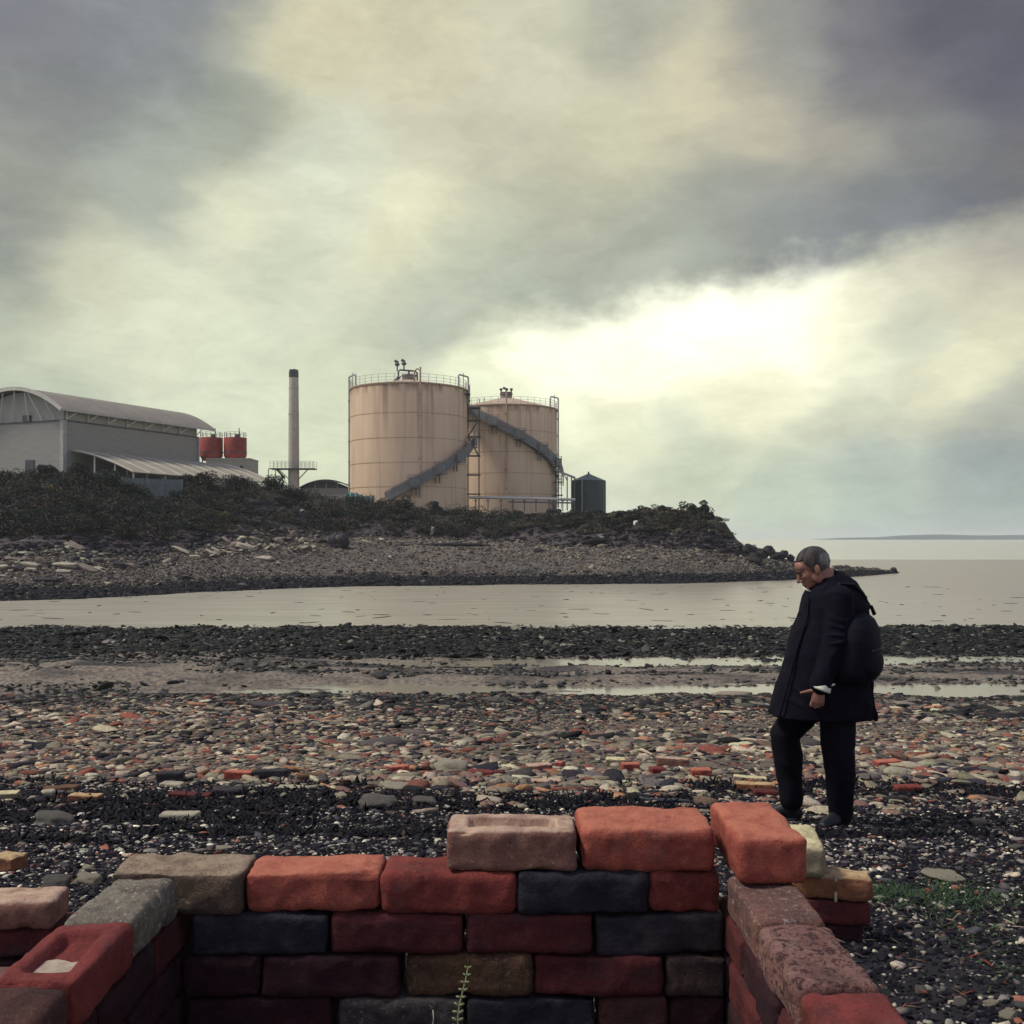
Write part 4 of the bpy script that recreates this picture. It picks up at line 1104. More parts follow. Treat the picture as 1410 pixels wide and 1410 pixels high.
# dark green tank
gt = empty('green_tank', P(810.5, 700, 152), 'small dark green tank with a low conical roof at the right end of the plant', 'tank')
gt.location.z = ZC + (HY - 703) / F * 152 - 0.3
k152 = 152 / F; hz = (703 - 662) * k152 + 0.3; rg = 23.5 * k152
b = MB(); b.tube([(0, 0, -2.5), (0, 0, hz)], rg, 28); b.build('shell', m_grn, gt)
b = MB(); b.tube([(0, 0, hz), (0, 0, hz + 0.98), (0, 0, hz + 1.05)], [rg + 0.06, 0.2, 0.15], 14); b.build('roof', m_grnroof, gt)
b = MB(); b.tube([(0, 0, hz + 1.0), (0, 0, hz + 1.3)], 0.12, 8); b.build('vent', m_dsteel, gt)
b = MB()
for zz in np.linspace(0.8, hz - 0.3, 5): b.tube([(0, 0, zz), (0, 0, zz + 0.05)], rg + 0.02, 28, False)
for k_ in range(28):
    q = Vector((math.cos(k_ / 28 * 6.283) * (rg + 0.01), math.sin(k_ / 28 * 6.283) * (rg + 0.01), 0)); b.bar(q, q + Vector((0, 0, hz)), 0.04)
b.build('panel_rib', m_grn, gt)
b = MB(); q = cyl(rg + 0.12, R(-25), 0); b.tube([q, q + Vector((0, 0, hz + 0.2))], 0.07, 8); b.build('pipe', m_steel, gt)
# gantry between tank 2 and green tank
gn = empty('pipe_gantry', P(785, 695, 151), 'sloping pipe gantry on posts joining the right tank to the green tank', 'gantry')
gn.location.z = BZ - 0.3
def rel(px, py, d=150.5): return P(px, py, d) - gn.location
b = MB(); b.bar(rel(764, 647), rel(792, 658), 0.5, 0.28); b.bar(rel(792, 660), rel(802, 660), 0.4, 0.3); b.build('beam', m_steel, gn)
b = MB()
for px0 in (781, 787, 791): b.bar(rel(px0, 656), rel(px0, 703), 0.16)
b.bar(rel(777, 654), rel(781, 662), 0.12); b.split('post', m_stair, gn)
b = MB()
for py0 in (664, 682): b.box(rel(769, py0), (1.2, 0.9, 0.14))
for px0 in (765, 773): b.bar(rel(px0, 655, 150), rel(px0, 700, 150), 0.09)
for py0 in (660, 672): b.bar(rel(765, py0, 150), rel(773, py0, 150), 0.07)
b.build('ladder_landing', m_dsteel, gn)
# low pipe rack
pr = empty('pipe_rack', P(715, 700, 131), 'long low rack of pale pipes running in front of the right tank', 'pipe rack')
pr.location.z = BZ - 0.9
def rel2(px, py, d=131): return P(px, py, d) - pr.location
b = MB(); b.tube([rel2(646, 685), rel2(700, 685.5), rel2(792, 688)], 0.17, 10); auto_smooth(b.mesh('x'))
b.build('pipe', m_wsteel, pr, True)
b = MB(); b.tube([rel2(700, 691), rel2(792, 692.5)], 0.10, 8); b.build('pipe', m_stair, pr)
b = MB()
for px0 in (655, 672, 690, 706, 722, 738, 756, 762, 775, 788):
    b.bar(rel2(px0, 686.5), rel2(px0, 704), 0.12); b.bar(rel2(px0 - 2, 689.5), rel2(px0 + 2, 689.5), 0.1)
b.bar(rel2(760, 692), rel2(764, 703), 0.3)
b.split('stand', m_dsteel, pr)

# ------------------------------------------------------------------ rocks and driftwood on the far shore
m_slab = M('pale_rock_slab', (0.26, 0.235, 0.19), (0.40, 0.36, 0.285), 2.5, 0.9, 0.6, 6)
m_slabd = M('dark_rock', (0.018, 0.017, 0.024), (0.045, 0.040, 0.046), 2.5, 0.9, 0.6, 6)
m_slabm = M('brown_rock_slab', (0.13, 0.105, 0.095), (0.22, 0.18, 0.15), 2.5, 0.9, 0.6, 6)
def rock_mesh(name, seed, blocky=0.55, amp=0.3, sub=3):
    v, f = ico(sub, seed, blocky, amp)
    v = v * (1 + np.array([0.22 * noise.noise(Vector(p) * 2.1 + Vector((seed, 0, 0))) + 0.13 * noise.noise(Vector(p) * 5 + Vector((seed, 3, 0))) for p in v]))[:, None]
    me = npmesh(name, v, f, 3); return me
def rock(name, loc, dims, rot, mat, label, cat, group, seed, blocky=0.55, sub=3, smooth=False):
    me = rock_mesh(name, seed, blocky, 0.3, sub)
    o = link(name, me, mat, None, smooth); o.location = loc; o.scale = [d / 2 / 0.9 for d in dims]; o.rotation_euler = rot
    return tag(o, label, cat, group)
G1 = 'pale slabs tumbled on the left far shore'
slabs = [ # px, py, width px, height px, mat, label, tilt
 (103, 752, 28, 8, m_slabm, 'long brown slab leaning right, upper end of the slab pile on the far left shore', 0.45),
 (108, 759, 20, 6, m_slabm, 'shorter brown slab directly beneath the long leaning slab on the left shore', 0.2),
 (33, 762, 18, 6, m_slab, 'pale slab at the upper left of the slab pile', 0.2),
 (20, 769, 26, 6, m_slabm, 'long brownish slab lying near the photo\'s left edge', 0.1),
 (42, 777, 22, 8, m_slab, 'pale wedge shaped slab left of the broad flat slab', 0.25),
 (42, 784, 16, 7, m_slab, 'small pale slab just below the wedge shaped slab', 0.1),
 (57, 772, 14, 10, m_slabm, 'upright brown slab leaning between its neighbours in the pile', 0.9),
 (90, 777, 30, 9, m_slab, 'broad flat slab in the middle of the slab pile', 0.05),
 (88, 786, 18, 6, m_slab, 'small pale slab in front of the broad flat slab', 0.1),
 (118, 781, 34, 5, m_slabm, 'long thin dark edged slab sloping down to the right', 0.4),
 (140, 784, 20, 5, m_slab, 'pale thin slab at the right end of the slab pile', 0.4),
 (22, 782, 20, 8, m_slabd, 'dark slab in the lower left of the pile', 0.2),
 (4, 793, 10, 4, m_slab, 'pale block at the left edge just above the black weed', 0.0),
 (62, 797, 34, 5, m_slabd, 'long dark slab lying in front of the pile', 0.03),
 (180, 779, 14, 12, m_slabm, 'rounded brown boulder standing right of the slab pile', 0.3),
 (163, 777, 20, 11, m_slabd, 'dark lump of rock beside the rounded brown boulder', 0.2),
 (148, 803, 10, 4, m_slab, 'lone pale stone at the top of the black weed', 0.1),
 (250, 757, 26, 5, m_slab, 'thin pale slab at the cliff foot, leftmost of the right hand scree', 0.5),
 (268, 766, 14, 4, m_slab, 'small pale slab below the thin slab of the right hand scree', 0.1),
 (290, 761, 18, 9, m_slab, 'chunky pale slab in the scree under the yellow green clumps', 0.4),
 (297, 757, 12, 6, m_slab, 'small pale slab touching the chunky scree slab', 0.5),
 (335, 733, 18, 15, m_slabd, 'tall dark boulder at the head of the scree', 0.6),
 (338, 752, 26, 11, m_slab, 'large cream slab under the tall dark boulder', 0.3),
 (355, 742, 14, 8, m_slab, 'cream slab to the right of the tall dark boulder', 0.3),
 (385, 745, 14, 10, m_slabm, 'brown slab at the right end of the scree', 0.6),
 (412, 752, 24, 5, m_slab, 'flat cream slab between the scree and the black mooring lump', 0.1),
 (405, 735, 10, 14, m_slabm, 'thin brown slab standing on end near the scree top', 1.1),
 (365, 768, 24, 6, m_slab, 'flat pale slab lowest in the scree', 0.1)]
def on_head(px, py):
    tt_ = np.linspace(1.0, 4.4, 700); p = hsurf(np.full(700, px), tt_)
    pr_ = HY - (p[:, 2] - ZC) / p[:, 1] * F
    i = int(np.argmax(pr_ <= py)); return Vector(p[i])
for i, (px0, py0, w_, h_, mt_, lab, tl) in enumerate(slabs):
    q = on_head(px0, py0 + h_ * 0.35); k_ = q.y / F
    q.z += h_ * k_ * 0.25
    rock('rock_slab', q, (w_ * k_ * 1.05, w_ * k_ * 0.6, max(h_ * 0.8, 4) * k_ * (0.9 if tl < 0.6 else 1)), (0.15, tl * 0.8, random.uniform(-0.3, 0.3)), mt_, lab, 'rock', G1, i * 3 + 1, 0.85)
# small scree
pt, px_, t_ = hscatter(900, -60, 440, 2.5, 3.15, lambda p, t: (fbm(p * 0.02, t * 3, 3, 8) > -0.02) & ((p < 150) & (t < 3.0) | (p > 285) & (t > 2.6)))
n = len(pt); s = np.exp(rng.normal(math.log(0.22), 0.45, n))
size = np.stack([s * rng.uniform(1.2, 2.4, n), s, s * rng.uniform(0.15, 0.35, n)], -1)
tag(scatter('slab_scree', pt + np.array((0, 0, 0.06)), size, 0.3, pick(n, [(4, (0.30, 0.27, 0.21)), (3, (0.15, 0.125, 0.115)), (2, (0.4, 0.37, 0.29)), (2, (0.06, 0.055, 0.065))]), [ico(1, s, 0.8, 0.3) for s in range(5)], m_stone, False),
    'scree of small flat stones at the foot of the left bank', 'scree', kind='stuff')
labs = ['first dark boulder past the cliff end, largest and highest of the row', 'second dark boulder of the row past the cliff end', 'third dark boulder of the row, with a flat top', 'fourth dark boulder of the row', 'fifth dark boulder of the row, just left of the walking man',
        'lowest small boulder next to the man\'s forehead', 'dark boulder in front of the first two of the row']
for i, (px0, py0, w_, h_) in enumerate([(1033, 756, 16, 14), (1048, 760, 12, 10), (1056, 758, 14, 12), (1068, 764, 11, 8), (1078, 763, 13, 9), (1089, 767, 9, 7), (1040, 768, 14, 10)]):
    q = on_head(px0, py0 + h_ * 0.5 + 2); k_ = q.y / F; q = P(px0, py0 + 1.5, q.y)
    rock('boulder', q, (w_ * k_ * 1.35, w_ * k_, h_ * k_ * 1.15), (0.2 * i, 0.3, i), m_slabd, labs[i], 'boulder', 'dark boulders at the headland end', 40 + i, 0.75)
q = on_head(741, 760); rock('boulder', q, (1.0, 0.8, 0.8), (0, 0, 0.5), m_slabd, 'dark weed tufted boulder alone in the middle of the far shingle', 'boulder', None, 61, 0.2)
q = on_head(875, 722); q.y -= 0.5; rock('pale_stone', q, (0.55, 0.4, 0.75), (0, 0.2, 0.2), m_wsteel, 'white upright stone on the grassy slope right of the green tank', 'stone', None, 62, 0.6)
q = on_head(596, 734); q.y -= 0.8; q.z += 0.2; rock('pale_stone', q, (0.35, 0.3, 0.9), (0, 0.15, 0.2), m_conc, 'thin pale upright stone at the foot of the scrub below the left tank', 'stone', None, 63, 0.6)
q = P(1231, 781, 118); q.z = 0.3; rock('marker_rock', q, (0.7, 0.5, 0.6), (0, 0, 0), m_slabd, 'small black rock standing in the water beyond the spit tip', 'rock', None, 64, 0.2)
# black split lump
q = on_head(466, 754); ml = empty('mooring_buoy', q, 'big black rounded lump with a notched top and pale centre on the far beach', 'buoy')
kq = q.y / F
b = MB(); b.blob((-0.30 * 1, 0, 0.62), (0.78, 0.7, 0.80)); b.blob((0.36, 0.0, 0.55), (0.72, 0.7, 0.85)); b.blob((0, 0, 0.15), (1.0, 0.75, 0.5)); b.blob((-0.3, 0, 1.3), (0.26, 0.25, 0.22)); b.blob((0.42, 0, 1.27), (0.24, 0.25, 0.2))
me = remeshed(b, 'lump', 0.05, 3); link('lump', me, M('black_rust', (0.012, 0.012, 0.022), (0.03, 0.026, 0.034), 5, 0.7, 0.5, 12), ml)
b = MB(); b.blob((0.02, -0.55, 0.95), (0.24, 0.14, 0.28)); b.build('pale_patch', m_slabm, ml, True)
dw = empty('driftwood_log', on_head(620, 752), 'long thin black log lying along the far beach', 'driftwood')
b = MB(); b.tube([(-6.6, 0.3, 0.1), (-3, 0.1, 0.12), (0, 0, 0.18), (2.2, -0.1, 0.12), (4.2, 0, 0.08)], [0.05, 0.12, 0.2, 0.17, 0.06], 8); b.build('trunk', m_slabd, dw, True)
b = MB(); b.tube([(0.9, 0, 0.2), (1.3, -0.1, 0.5), (1.9, -0.1, 0.65)], [0.08, 0.05, 0.02], 6); b.build('branch', m_slabd, dw, True)
q = on_head(508, 751); b = MB(); b.tube([(-0.7, 0, 0.55), (-0.2, 0, 0.3), (0.75, 0, 0.1)], [0.07, 0.13, 0.09], 8); o = b.build('driftwood_branch', m_slab, None, True); o.location = q; tag(o, 'short pale driftwood branch right of the black lump', 'driftwood')

# far coast
b = MB()
vs = []; fs = []
pxs_ = list(range(1120, 1760, 12))
for i, p_ in enumerate(pxs_):
    h_ = np.interp(p_, [1120, 1150, 1200, 1240, 1300, 1410, 1600, 1760], [0, 2, 4.5, 9, 10, 9, 12, 8]) + 0.8 * math.sin(p_ * 0.05) * (p_ > 1130)
    for d_, hh in ((1850, -1), (1900, h_ * 0.45), (2000, h_ * 0.85), (2200, h_ * 0.95), (2500, -1)):
        vs.append(((p_ - 705) / F * d_, d_, hh))
for i in range(len(pxs_) - 1):
    for j in range(4): fs.append((i * 5 + j, (i + 1) * 5 + j, (i + 1) * 5 + j + 1, i * 5 + j + 1))
b.add(vs, fs)
tag(b.build('far_coast', M('distant_land', (0.03, 0.055, 0.075), (0.05, 0.075, 0.09), 0.01, 0.9), None, True), kind='structure')

# ------------------------------------------------------------------ bricks
def brick_mesh(name, L_, W_, H_, seed, rnd=0.013, frog=False, amp=0.0022, chip=0.0):
    """worn rounded brick, origin at its centre; X long, Y deep, Z up; optional recessed frog on top"""
    nx, ny, nz_ = 44, 24, 15
    hx, hy, hz_ = L_ / 2, W_ / 2, H_ / 2
    def dist(n, h, r):
        u = np.linspace(-1, 1, n); return np.sign(u) * np.abs(u) ** 0.85 * h
    gx, gy_, gz_ = dist(nx, hx, rnd), dist(ny, hy, rnd), dist(nz_, hz_, rnd)
    vid = {}; vs = []; fs = []
    def vtx(i, j, k_):
        key = (i, j, k_)
        if key not in vid: vid[key] = len(vs); vs.append([gx[i], gy_[j], gz_[k_]])
        return vid[key]
    for k_ in (0, nz_ - 1):
        for i in range(nx - 1):
            for j in range(ny - 1):
                q = [vtx(i, j, k_), vtx(i + 1, j, k_), vtx(i + 1, j + 1, k_), vtx(i, j + 1, k_)]
                fs.append(q if k_ else q[::-1])
    for j in (0, ny - 1):
        for i in range(nx - 1):
            for k_ in range(nz_ - 1):
                q = [vtx(i, j, k_), vtx(i + 1, j, k_), vtx(i + 1, j, k_ + 1), vtx(i, j, k_ + 1)]
                fs.append(q if j == 0 else q[::-1])
    for i in (0, nx - 1):
        for j in range(ny - 1):
            for k_ in range(nz_ - 1):
                q = [vtx(i, j, k_), vtx(i, j + 1, k_), vtx(i, j + 1, k_ + 1), vtx(i, j, k_ + 1)]
                fs.append(q[::-1] if i == 0 else q)
    out = []
    so_ = Vector((seed * 3.71, seed * 1.37, seed * 0.77))
    for v in vs:
        p = Vector(v)
        rr = rnd * (1 + 0.5 * noise.noise(p * 9 + so_))
        c_ = Vector((max(-hx + rr, min(hx - rr, p.x)), max(-hy + rr, min(hy - rr, p.y)), max(-hz_ + rr, min(hz_ - rr, p.z))))
        d_ = p - c_
        if d_.length > 1e-9: p = c_ + d_.normalized() * rr if d_.length > rr * 0.2 else p
        nrm = d_.normalized() if d_.length > 1e-9 else Vector((0, 0, 0))
        if frog and v[2] > hz_ * 0.98:
            fx_ = min(1, max(0, (hx - 0.032 - abs(v[0])) / 0.010)); fy_ = min(1, max(0, (hy - 0.024 - abs(v[1])) / 0.008))
            p.z -= 0.016 * fx_ * fy_
        edg = sum(1 for q_ in d_ if abs(q_) > 1e-6) >= 2
        a_ = -(0.011 * max(0, noise.noise(p * 22 + so_ * 3) - 0.22) + 0.0016 * abs(noise.noise(p * 70 + so_))) * (1 if edg else 0.25) + amp * noise.noise(p * 40 + so_) + amp * 1.2 * noise.noise(p * 18 + so_) + amp * 2.2 * noise.noise(p * 8 + so_)
        if chip:
            cc_ = noise.noise(p * 14 + so_ * 2); a_ -= chip * max(0, cc_ - 0.15)
        n_ = nrm if nrm.length > 0.5 else Vector((0, 0, 0))
        p = p + n_ * a_
        p.z += 0.005 * noise.noise(Vector((p.x * 7, seed, 0))); p.y += 0.005 * noise.noise(Vector((p.x * 6, 9, seed)))
        out.append(tuple(p))
    me = bpy.data.meshes.new(name); me.from_pydata(out, [], fs); me.update(); me.shade_smooth()
    return me
def brick_mat(name, a, b_, speck=None, t3=0.66, s3=120, rough=0.9, lo=0.35, hi=0.65, bump=0.55, scale=14, k=0.78, top=None):
    """fired clay: patchy two-tone body, fine grain, soot blotches, small pits and mortar specks"""
    m, t, bs = newmat(name); N = t.nodes; lk = t.links.new
    a = tuple(v * k for v in a); b_ = tuple(v * k for v in b_)
    tcn = N.new('ShaderNodeTexCoord'); oi = N.new('ShaderNodeObjectInfo')
    ad = N.new('ShaderNodeVectorMath'); ad.operation = 'MULTIPLY_ADD'; lk(oi.outputs['Random'], ad.inputs[0]); ad.inputs[1].default_value = (37, 53, 71); lk(tcn.outputs['Object'], ad.inputs[2])
    co = ad.outputs[0]
    def nz_(sc_, det=6, ro=0.6):
        n_ = N.new('ShaderNodeTexNoise'); n_.inputs['Scale'].default_value = sc_; n_.inputs['Detail'].default_value = det; n_.inputs['Roughness'].default_value = ro; lk(co, n_.inputs['Vector']); return n_.outputs['Fac']
    def mr(v, x0, x1, y0=0.0, y1=1.0):
        n_ = N.new('ShaderNodeMapRange'); lk(v, n_.inputs[0])
        for i, q in enumerate((x0, x1, y0, y1)): n_.inputs[i + 1].default_value = q
        return n_.outputs[0]
    def mix(f, x, y, mode='MIX'):
        n_ = N.new('ShaderNodeMix'); n_.data_type = 'RGBA'; n_.blend_type = mode
        for s_, v in ((0, f), (6, x), (7, y)):
            if hasattr(v, 'links'): lk(v, n_.inputs[s_])
            else: n_.inputs[s_].default_value = v if s_ == 0 else (*v, 1)
        return n_.outputs[2]
    col = mix(mr(nz_(scale, 8, 0.7), lo, hi), a, b_)
    soot = tuple(v * 0.35 + 0.008 for v in b_)
    col = mix(mr(nz_(scale * 0.9, 9, 0.72), 0.52, 0.68, 0, 0.75), col, soot)
    dust = mix(mr(nz_(7, 9, 0.75), 0.56, 0.76, 0, 0.42), col, (0.27, 0.21, 0.18) if sum(a) > 0.3 else (0.11, 0.09, 0.09)); col = dust
    pale = tuple(min(1, v * 1.25 + 0.03) for v in a)
    col = mix(mr(nz_(scale * 5, 6, 0.75), 0.55, 0.75, 0, 0.55), col, pale)
    pits = mr(nz_(300, 4, 0.75), 0.32, 0.40, 0.85, 0)
    col = mix(pits, col, tuple(v * 0.3 for v in b_))
    if speck:
        col = mix(mr(nz_(s3, 5, 0.7), t3 - 0.03, t3 + 0.04, 0, 0.85), col, tuple(v * 0.85 for v in speck))
    if top:   # upward faces mixed patchily towards a colour of their own
        sx = N.new('ShaderNodeSeparateXYZ'); lk(tcn.outputs['Normal'], sx.inputs[0])
        up = mr(sx.outputs['Z'], 0.45, 0.85); pt = mr(nz_(22, 9, 0.75), 0.36, 0.56, 0.25, 1.0)
        mu = N.new('ShaderNodeMath'); mu.operation = 'MULTIPLY'; lk(up, mu.inputs[0]); lk(pt, mu.inputs[1])
        col = mix(mu.outputs[0], col, top)
    lk(col, bs.inputs['Base Color']); bs.inputs['Roughness'].default_value = rough; bs.inputs['Specular IOR Level'].default_value = 0.22
    ma = N.new('ShaderNodeMath'); ma.operation = 'MULTIPLY_ADD'; lk(nz_(60, 10, 0.7), ma.inputs[0]); ma.inputs[1].default_value = 1.0
    m2 = N.new('ShaderNodeMath'); m2.operation = 'MULTIPLY'; lk(pits, m2.inputs[0]); m2.inputs[1].default_value = -0.35; lk(m2.outputs[0], ma.inputs[2])
    bp = N.new('ShaderNodeBump'); bp.inputs['Strength'].default_value = min(1, bump * 1.1); bp.inputs['Distance'].default_value = 0.013
    lk(ma.outputs[0], bp.inputs['Height']); lk(bp.outputs[0], bs.inputs['Normal'])
    return m
BM_ = dict(
 orange=brick_mat('orange_red_brick', (0.46, 0.125, 0.088), (0.29, 0.062, 0.052), (0.55, 0.28, 0.2), 0.72, 160, top=(0.44, 0.155, 0.10)),
 red=brick_mat('red_brick', (0.29, 0.060, 0.050), (0.17, 0.038, 0.036), (0.12, 0.03, 0.03), 0.70, 160),
 dred=brick_mat('shade_dark_red_brick', (0.145, 0.032, 0.032), (0.075, 0.020, 0.026), (0.3, 0.12, 0.1), 0.74, 180),  # dark red made darker still, painting in the enclosure's shade
 maroon=brick_mat('shade_dark_maroon_brick', (0.062, 0.019, 0.024), (0.028, 0.012, 0.020), (0.2, 0.1, 0.09), 0.76, 180),  # maroon darkened further to stand in for shade low in the enclosure
 deep=brick_mat('vignette_red_brick', (0.26, 0.052, 0.048), (0.19, 0.040, 0.040), (0.08, 0.025, 0.03), 0.70, 160, scale=9),  # red lowered in its own colour to carry lens vignetting
 pink=brick_mat('pinkish_brown_brick', (0.34, 0.17, 0.13), (0.20, 0.095, 0.085), (0.50, 0.36, 0.27), 0.64, 90, top=(0.50, 0.36, 0.27)),
 navy=brick_mat('blue_black_brick', (0.018, 0.018, 0.030), (0.038, 0.035, 0.046), (0.3, 0.28, 0.28), 0.76, 150, rough=0.6),
 navyg=brick_mat('blue_grey_brick', (0.024, 0.023, 0.034), (0.058, 0.050, 0.056), (0.32, 0.3, 0.28), 0.76, 150, rough=0.7),
 sandy=brick_mat('sandy_crusted_brick', (0.30, 0.21, 0.15), (0.12, 0.085, 0.08), (0.36, 0.28, 0.2), 0.62, 70, bump=0.9, k=0.6, top=(0.38, 0.29, 0.21)),
 speckled=brick_mat('mortar_speckled_brick', (0.34, 0.32, 0.25), (0.16, 0.12, 0.11), (0.55, 0.52, 0.44), 0.60, 110, bump=1.0, scale=18),
 greyred=brick_mat('grey_red_crusted_brick', (0.30, 0.15, 0.12), (0.17, 0.10, 0.10), (0.42, 0.36, 0.32), 0.60, 110, bump=1.0, scale=20),
 pitted=brick_mat('pitted_pink_brick', (0.37, 0.22, 0.19), (0.27, 0.125, 0.115), (0.05, 0.022, 0.028), 0.54, 85, bump=0.9),
 brown=brick_mat('brown_cracked_brick', (0.17, 0.075, 0.065), (0.10, 0.045, 0.045), (0.24, 0.14, 0.12), 0.66, 90, bump=1.0),
 tan=brick_mat('tan_mottled_brick', (0.23, 0.13, 0.07), (0.10, 0.055, 0.045), (0.34, 0.24, 0.13), 0.62, 90, bump=1.0, scale=16),
 browngrey=brick_mat('brown_grey_brick', (0.11, 0.075, 0.065), (0.055, 0.04, 0.045), (0.22, 0.17, 0.13), 0.66, 100, bump=0.9),
 greyrough=brick_mat('rough_grey_brick', (0.15, 0.13, 0.125), (0.07, 0.06, 0.07), (0.32, 0.29, 0.26), 0.62, 110, bump=1.0),
 yellow=brick_mat('yellow_cream_brick', (0.36, 0.31, 0.21), (0.28, 0.23, 0.16), (0.2, 0.16, 0.12), 0.70, 90, top=(0.62, 0.55, 0.32)),
 ochre=brick_mat('ochre_brick', (0.34, 0.15, 0.075), (0.22, 0.09, 0.055), (0.2, 0.1, 0.07), 0.70, 90, top=(0.50, 0.36, 0.2)),
 cream=brick_mat('cream_stone_brick', (0.55, 0.50, 0.38), (0.42, 0.38, 0.29), (0.25, 0.2, 0.16), 0.70, 90))
bseed = [0]
def brick(center, dims, mat, label, group, yaw=0.0, frog=False, tilt=(0, 0), rnd=0.013, chip=0.002, amp=0.0022, name='brick'):
    bseed[0] += 1
    me = brick_mesh('brick', dims[0], dims[1], dims[2], bseed[0], rnd, frog, amp, chip)
    o = link(name, me, BM_[mat]); o.location = center; o.rotation_euler = (tilt[0], tilt[1], yaw)
    return tag(o, label, 'brick', group)
GW = 'bricks of the dry stacked wall'
Z0 = ZC - 0.474; CH = 0.0675; BD = 1.70; BT = 0.108
ordn = ['first', 'second', 'third', 'fourth', 'fifth', 'sixth', 'seventh', 'eighth', 'ninth']
def bx(px): return (px - 705) / F * BD
def cz(k_): return Z0 - CH * k_ - CH / 2
names = dict(orange='orange red', red='red', dred='dark red', maroon='dark maroon', pink='pinkish brown', navy='blue black', navyg='blue grey', sandy='sandy crusted', tan='tan mottled', browngrey='brown grey', greyrough='rough grey', brown='brown')
# top course
brick((bx(704.5), BD + 0.058, cz(0) - 0.001), (0.212, 0.112, 0.066), 'pink', 'pinkish brown brick with a sunken panel, topmost course of the wall', GW, R(-0.5), True, rnd=0.008)
brick((bx(892), BD + 0.062, cz(0) + 0.004), (0.221, 0.128, 0.076), 'orange', 'bright orange red brick in the topmost course, left of the corner brick', GW, R(1.5), False, (R(3), R(-0.8)), rnd=0.017)
brick((0.405, 1.752, cz(0) + 0.004), (0.228, 0.112, 0.076), 'orange', 'orange red corner brick laid end-on, highest brick of the right arm', GW, R(91), False, (0, R(0)), rnd=0.016)
courses = {  # lower courses use brick colours darkened in place of shade
 1: [(150, 334, 'sandy'), (335.5, 523, 'orange'), (525, 712, 'red'), (714, 893, 'navy'), (895, 992, 'red')],
 2: [(262, 452, 'navy'), (454, 638.5, 'dred'), (641, 818, 'dred'), (820, 998, 'navyg')],
 3: [(252, 357, 'maroon'), (359, 550, 'maroon'), (558, 733, 'tan'), (735, 914, 'dred'), (917, 1000, 'browngrey')],
 4: [(256, 455, 'maroon'), (465, 640, 'greyrough'), (642, 822, 'navy'), (824, 920, 'brown'), (922, 1000, 'maroon')],
 5: [(252, 420, 'dred'), (423, 610, 'maroon'), (613, 800, 'navy'), (803, 998, 'dred')],
 6: [(252, 350, 'maroon'), (353, 540, 'dred'), (543, 730, 'navy'), (733, 920, 'dred'), (923, 998, 'maroon')],
 7: [(252, 440, 'dred'), (443, 630, 'navy'), (633, 820, 'dred'), (823, 998, 'maroon')],
 8: [(252, 350, 'maroon'), (353, 540, 'dred'), (543, 730, 'navy'), (733, 920, 'dred'), (923, 998, 'maroon')]}
special = {(1, 3): 'blue black brick with a scuffed grey end, right under the pinkish brown brick',
           (3, 2): 'tan mottled brick behind the green sprig in the back wall',
           (1, 1): 'orange red brick with a pale smudge on its face, beside the sandy corner brick',
           (1, 0): 'sandy crusted corner brick at the upper left of the back wall',
           (4, 1): 'rough grey brick with a pale worn top edge at the bottom of the photo'}
for k_, lst in courses.items():
    for i, (a_, b_, m_) in enumerate(lst):
        x0_, x1_ = bx(a_), bx(b_)
        lab = special.get((k_, i)) or '%s brick in the %s course of the back wall, %s from the left' % (names[m_], ordn[k_], ordn[i])
        hh = 0.0665 + random.uniform(-0.001, 0.001)
        brick(((x0_ + x1_) / 2, BD + BT / 2 + random.uniform(-0.004, 0.004), cz(k_) + random.uniform(-0.0006, 0.0006)), (x1_ - x0_, BT, hh), m_, lab, GW, R(random.uniform(-0.8, 0.8)),
              rnd=0.011 if m_ in ('orange', 'red', 'dred', 'tan') else 0.008, chip=0.006 if m_ in ('tan', 'greyrough', 'sandy') else 0.002,
              tilt=(R(random.uniform(-1, 1)), R(random.uniform(-0.6, 0.6))))
# arms: (side, course, y0, y1, mat, label)
def arm(side, k_, y0_, y1_, mat, lab, dx=0, **kw):
    xc = (-0.588 if side < 0 else 0.397) + dx
    kw.setdefault('tilt', (0, 0))
    return brick((xc, (y0_ + y1_) / 2, cz(k_)), (y1_ - y0_ - 0.003, kw.pop('w', 0.102), kw.pop('h', 0.0665)), mat, lab, GW, R(90 + random.uniform(-0.7, 0.7)), **kw)
arm(-1, 1, 1.487, 1.692, 'speckled', 'grey brick crusted with pale mortar on top, inner corner of the left arm', chip=0.006)
rb = arm(-1, 1, 1.285, 1.487, 'deep', 'red brick with a sunken panel and a pale mortar patch on the left arm', frog=True, rnd=0.010, w=0.108)
patch = MB()
pp = [(-0.062, -0.024), (-0.064, 0.0), (-0.062, 0.024), (-0.035, 0.027), (-0.005, 0.025), (0.0, 0.010), (-0.004, -0.002), (-0.010, -0.012), (-0.006, -0.024), (-0.030, -0.027)]
patch.add([(-0.03, 0, 0.0215)] + [(x_, y_, 0.0200) for x_, y_ in pp] + [(x_, y_, 0.010) for x_, y_ in pp], [(0, i + 1, (i + 1) % 10 + 1) for i in range(10)] + [(i + 1, i + 11, (i + 1) % 10 + 11, (i + 1) % 10 + 1) for i in range(10)])
patch.build('mortar_patch', M('pale_mortar', (0.42, 0.37, 0.30), (0.30, 0.22, 0.18), 60, 0.9, 0.5, 150, bdist=0.003), rb)
arm(-1, 1, 1.07, 1.282, 'brown', 'brown cracked brick at the lower left corner of the photo', chip=0.004, rnd=0.018)
arm(1, 1, 1.490, 1.705, 'greyred', 'grey red crusted brick right under the corner brick, right arm', chip=0.005)
arm(1, 1, 1.277, 1.487, 'pitted', 'pink brick covered in dark pits on the right arm', rnd=0.014, w=0.106)
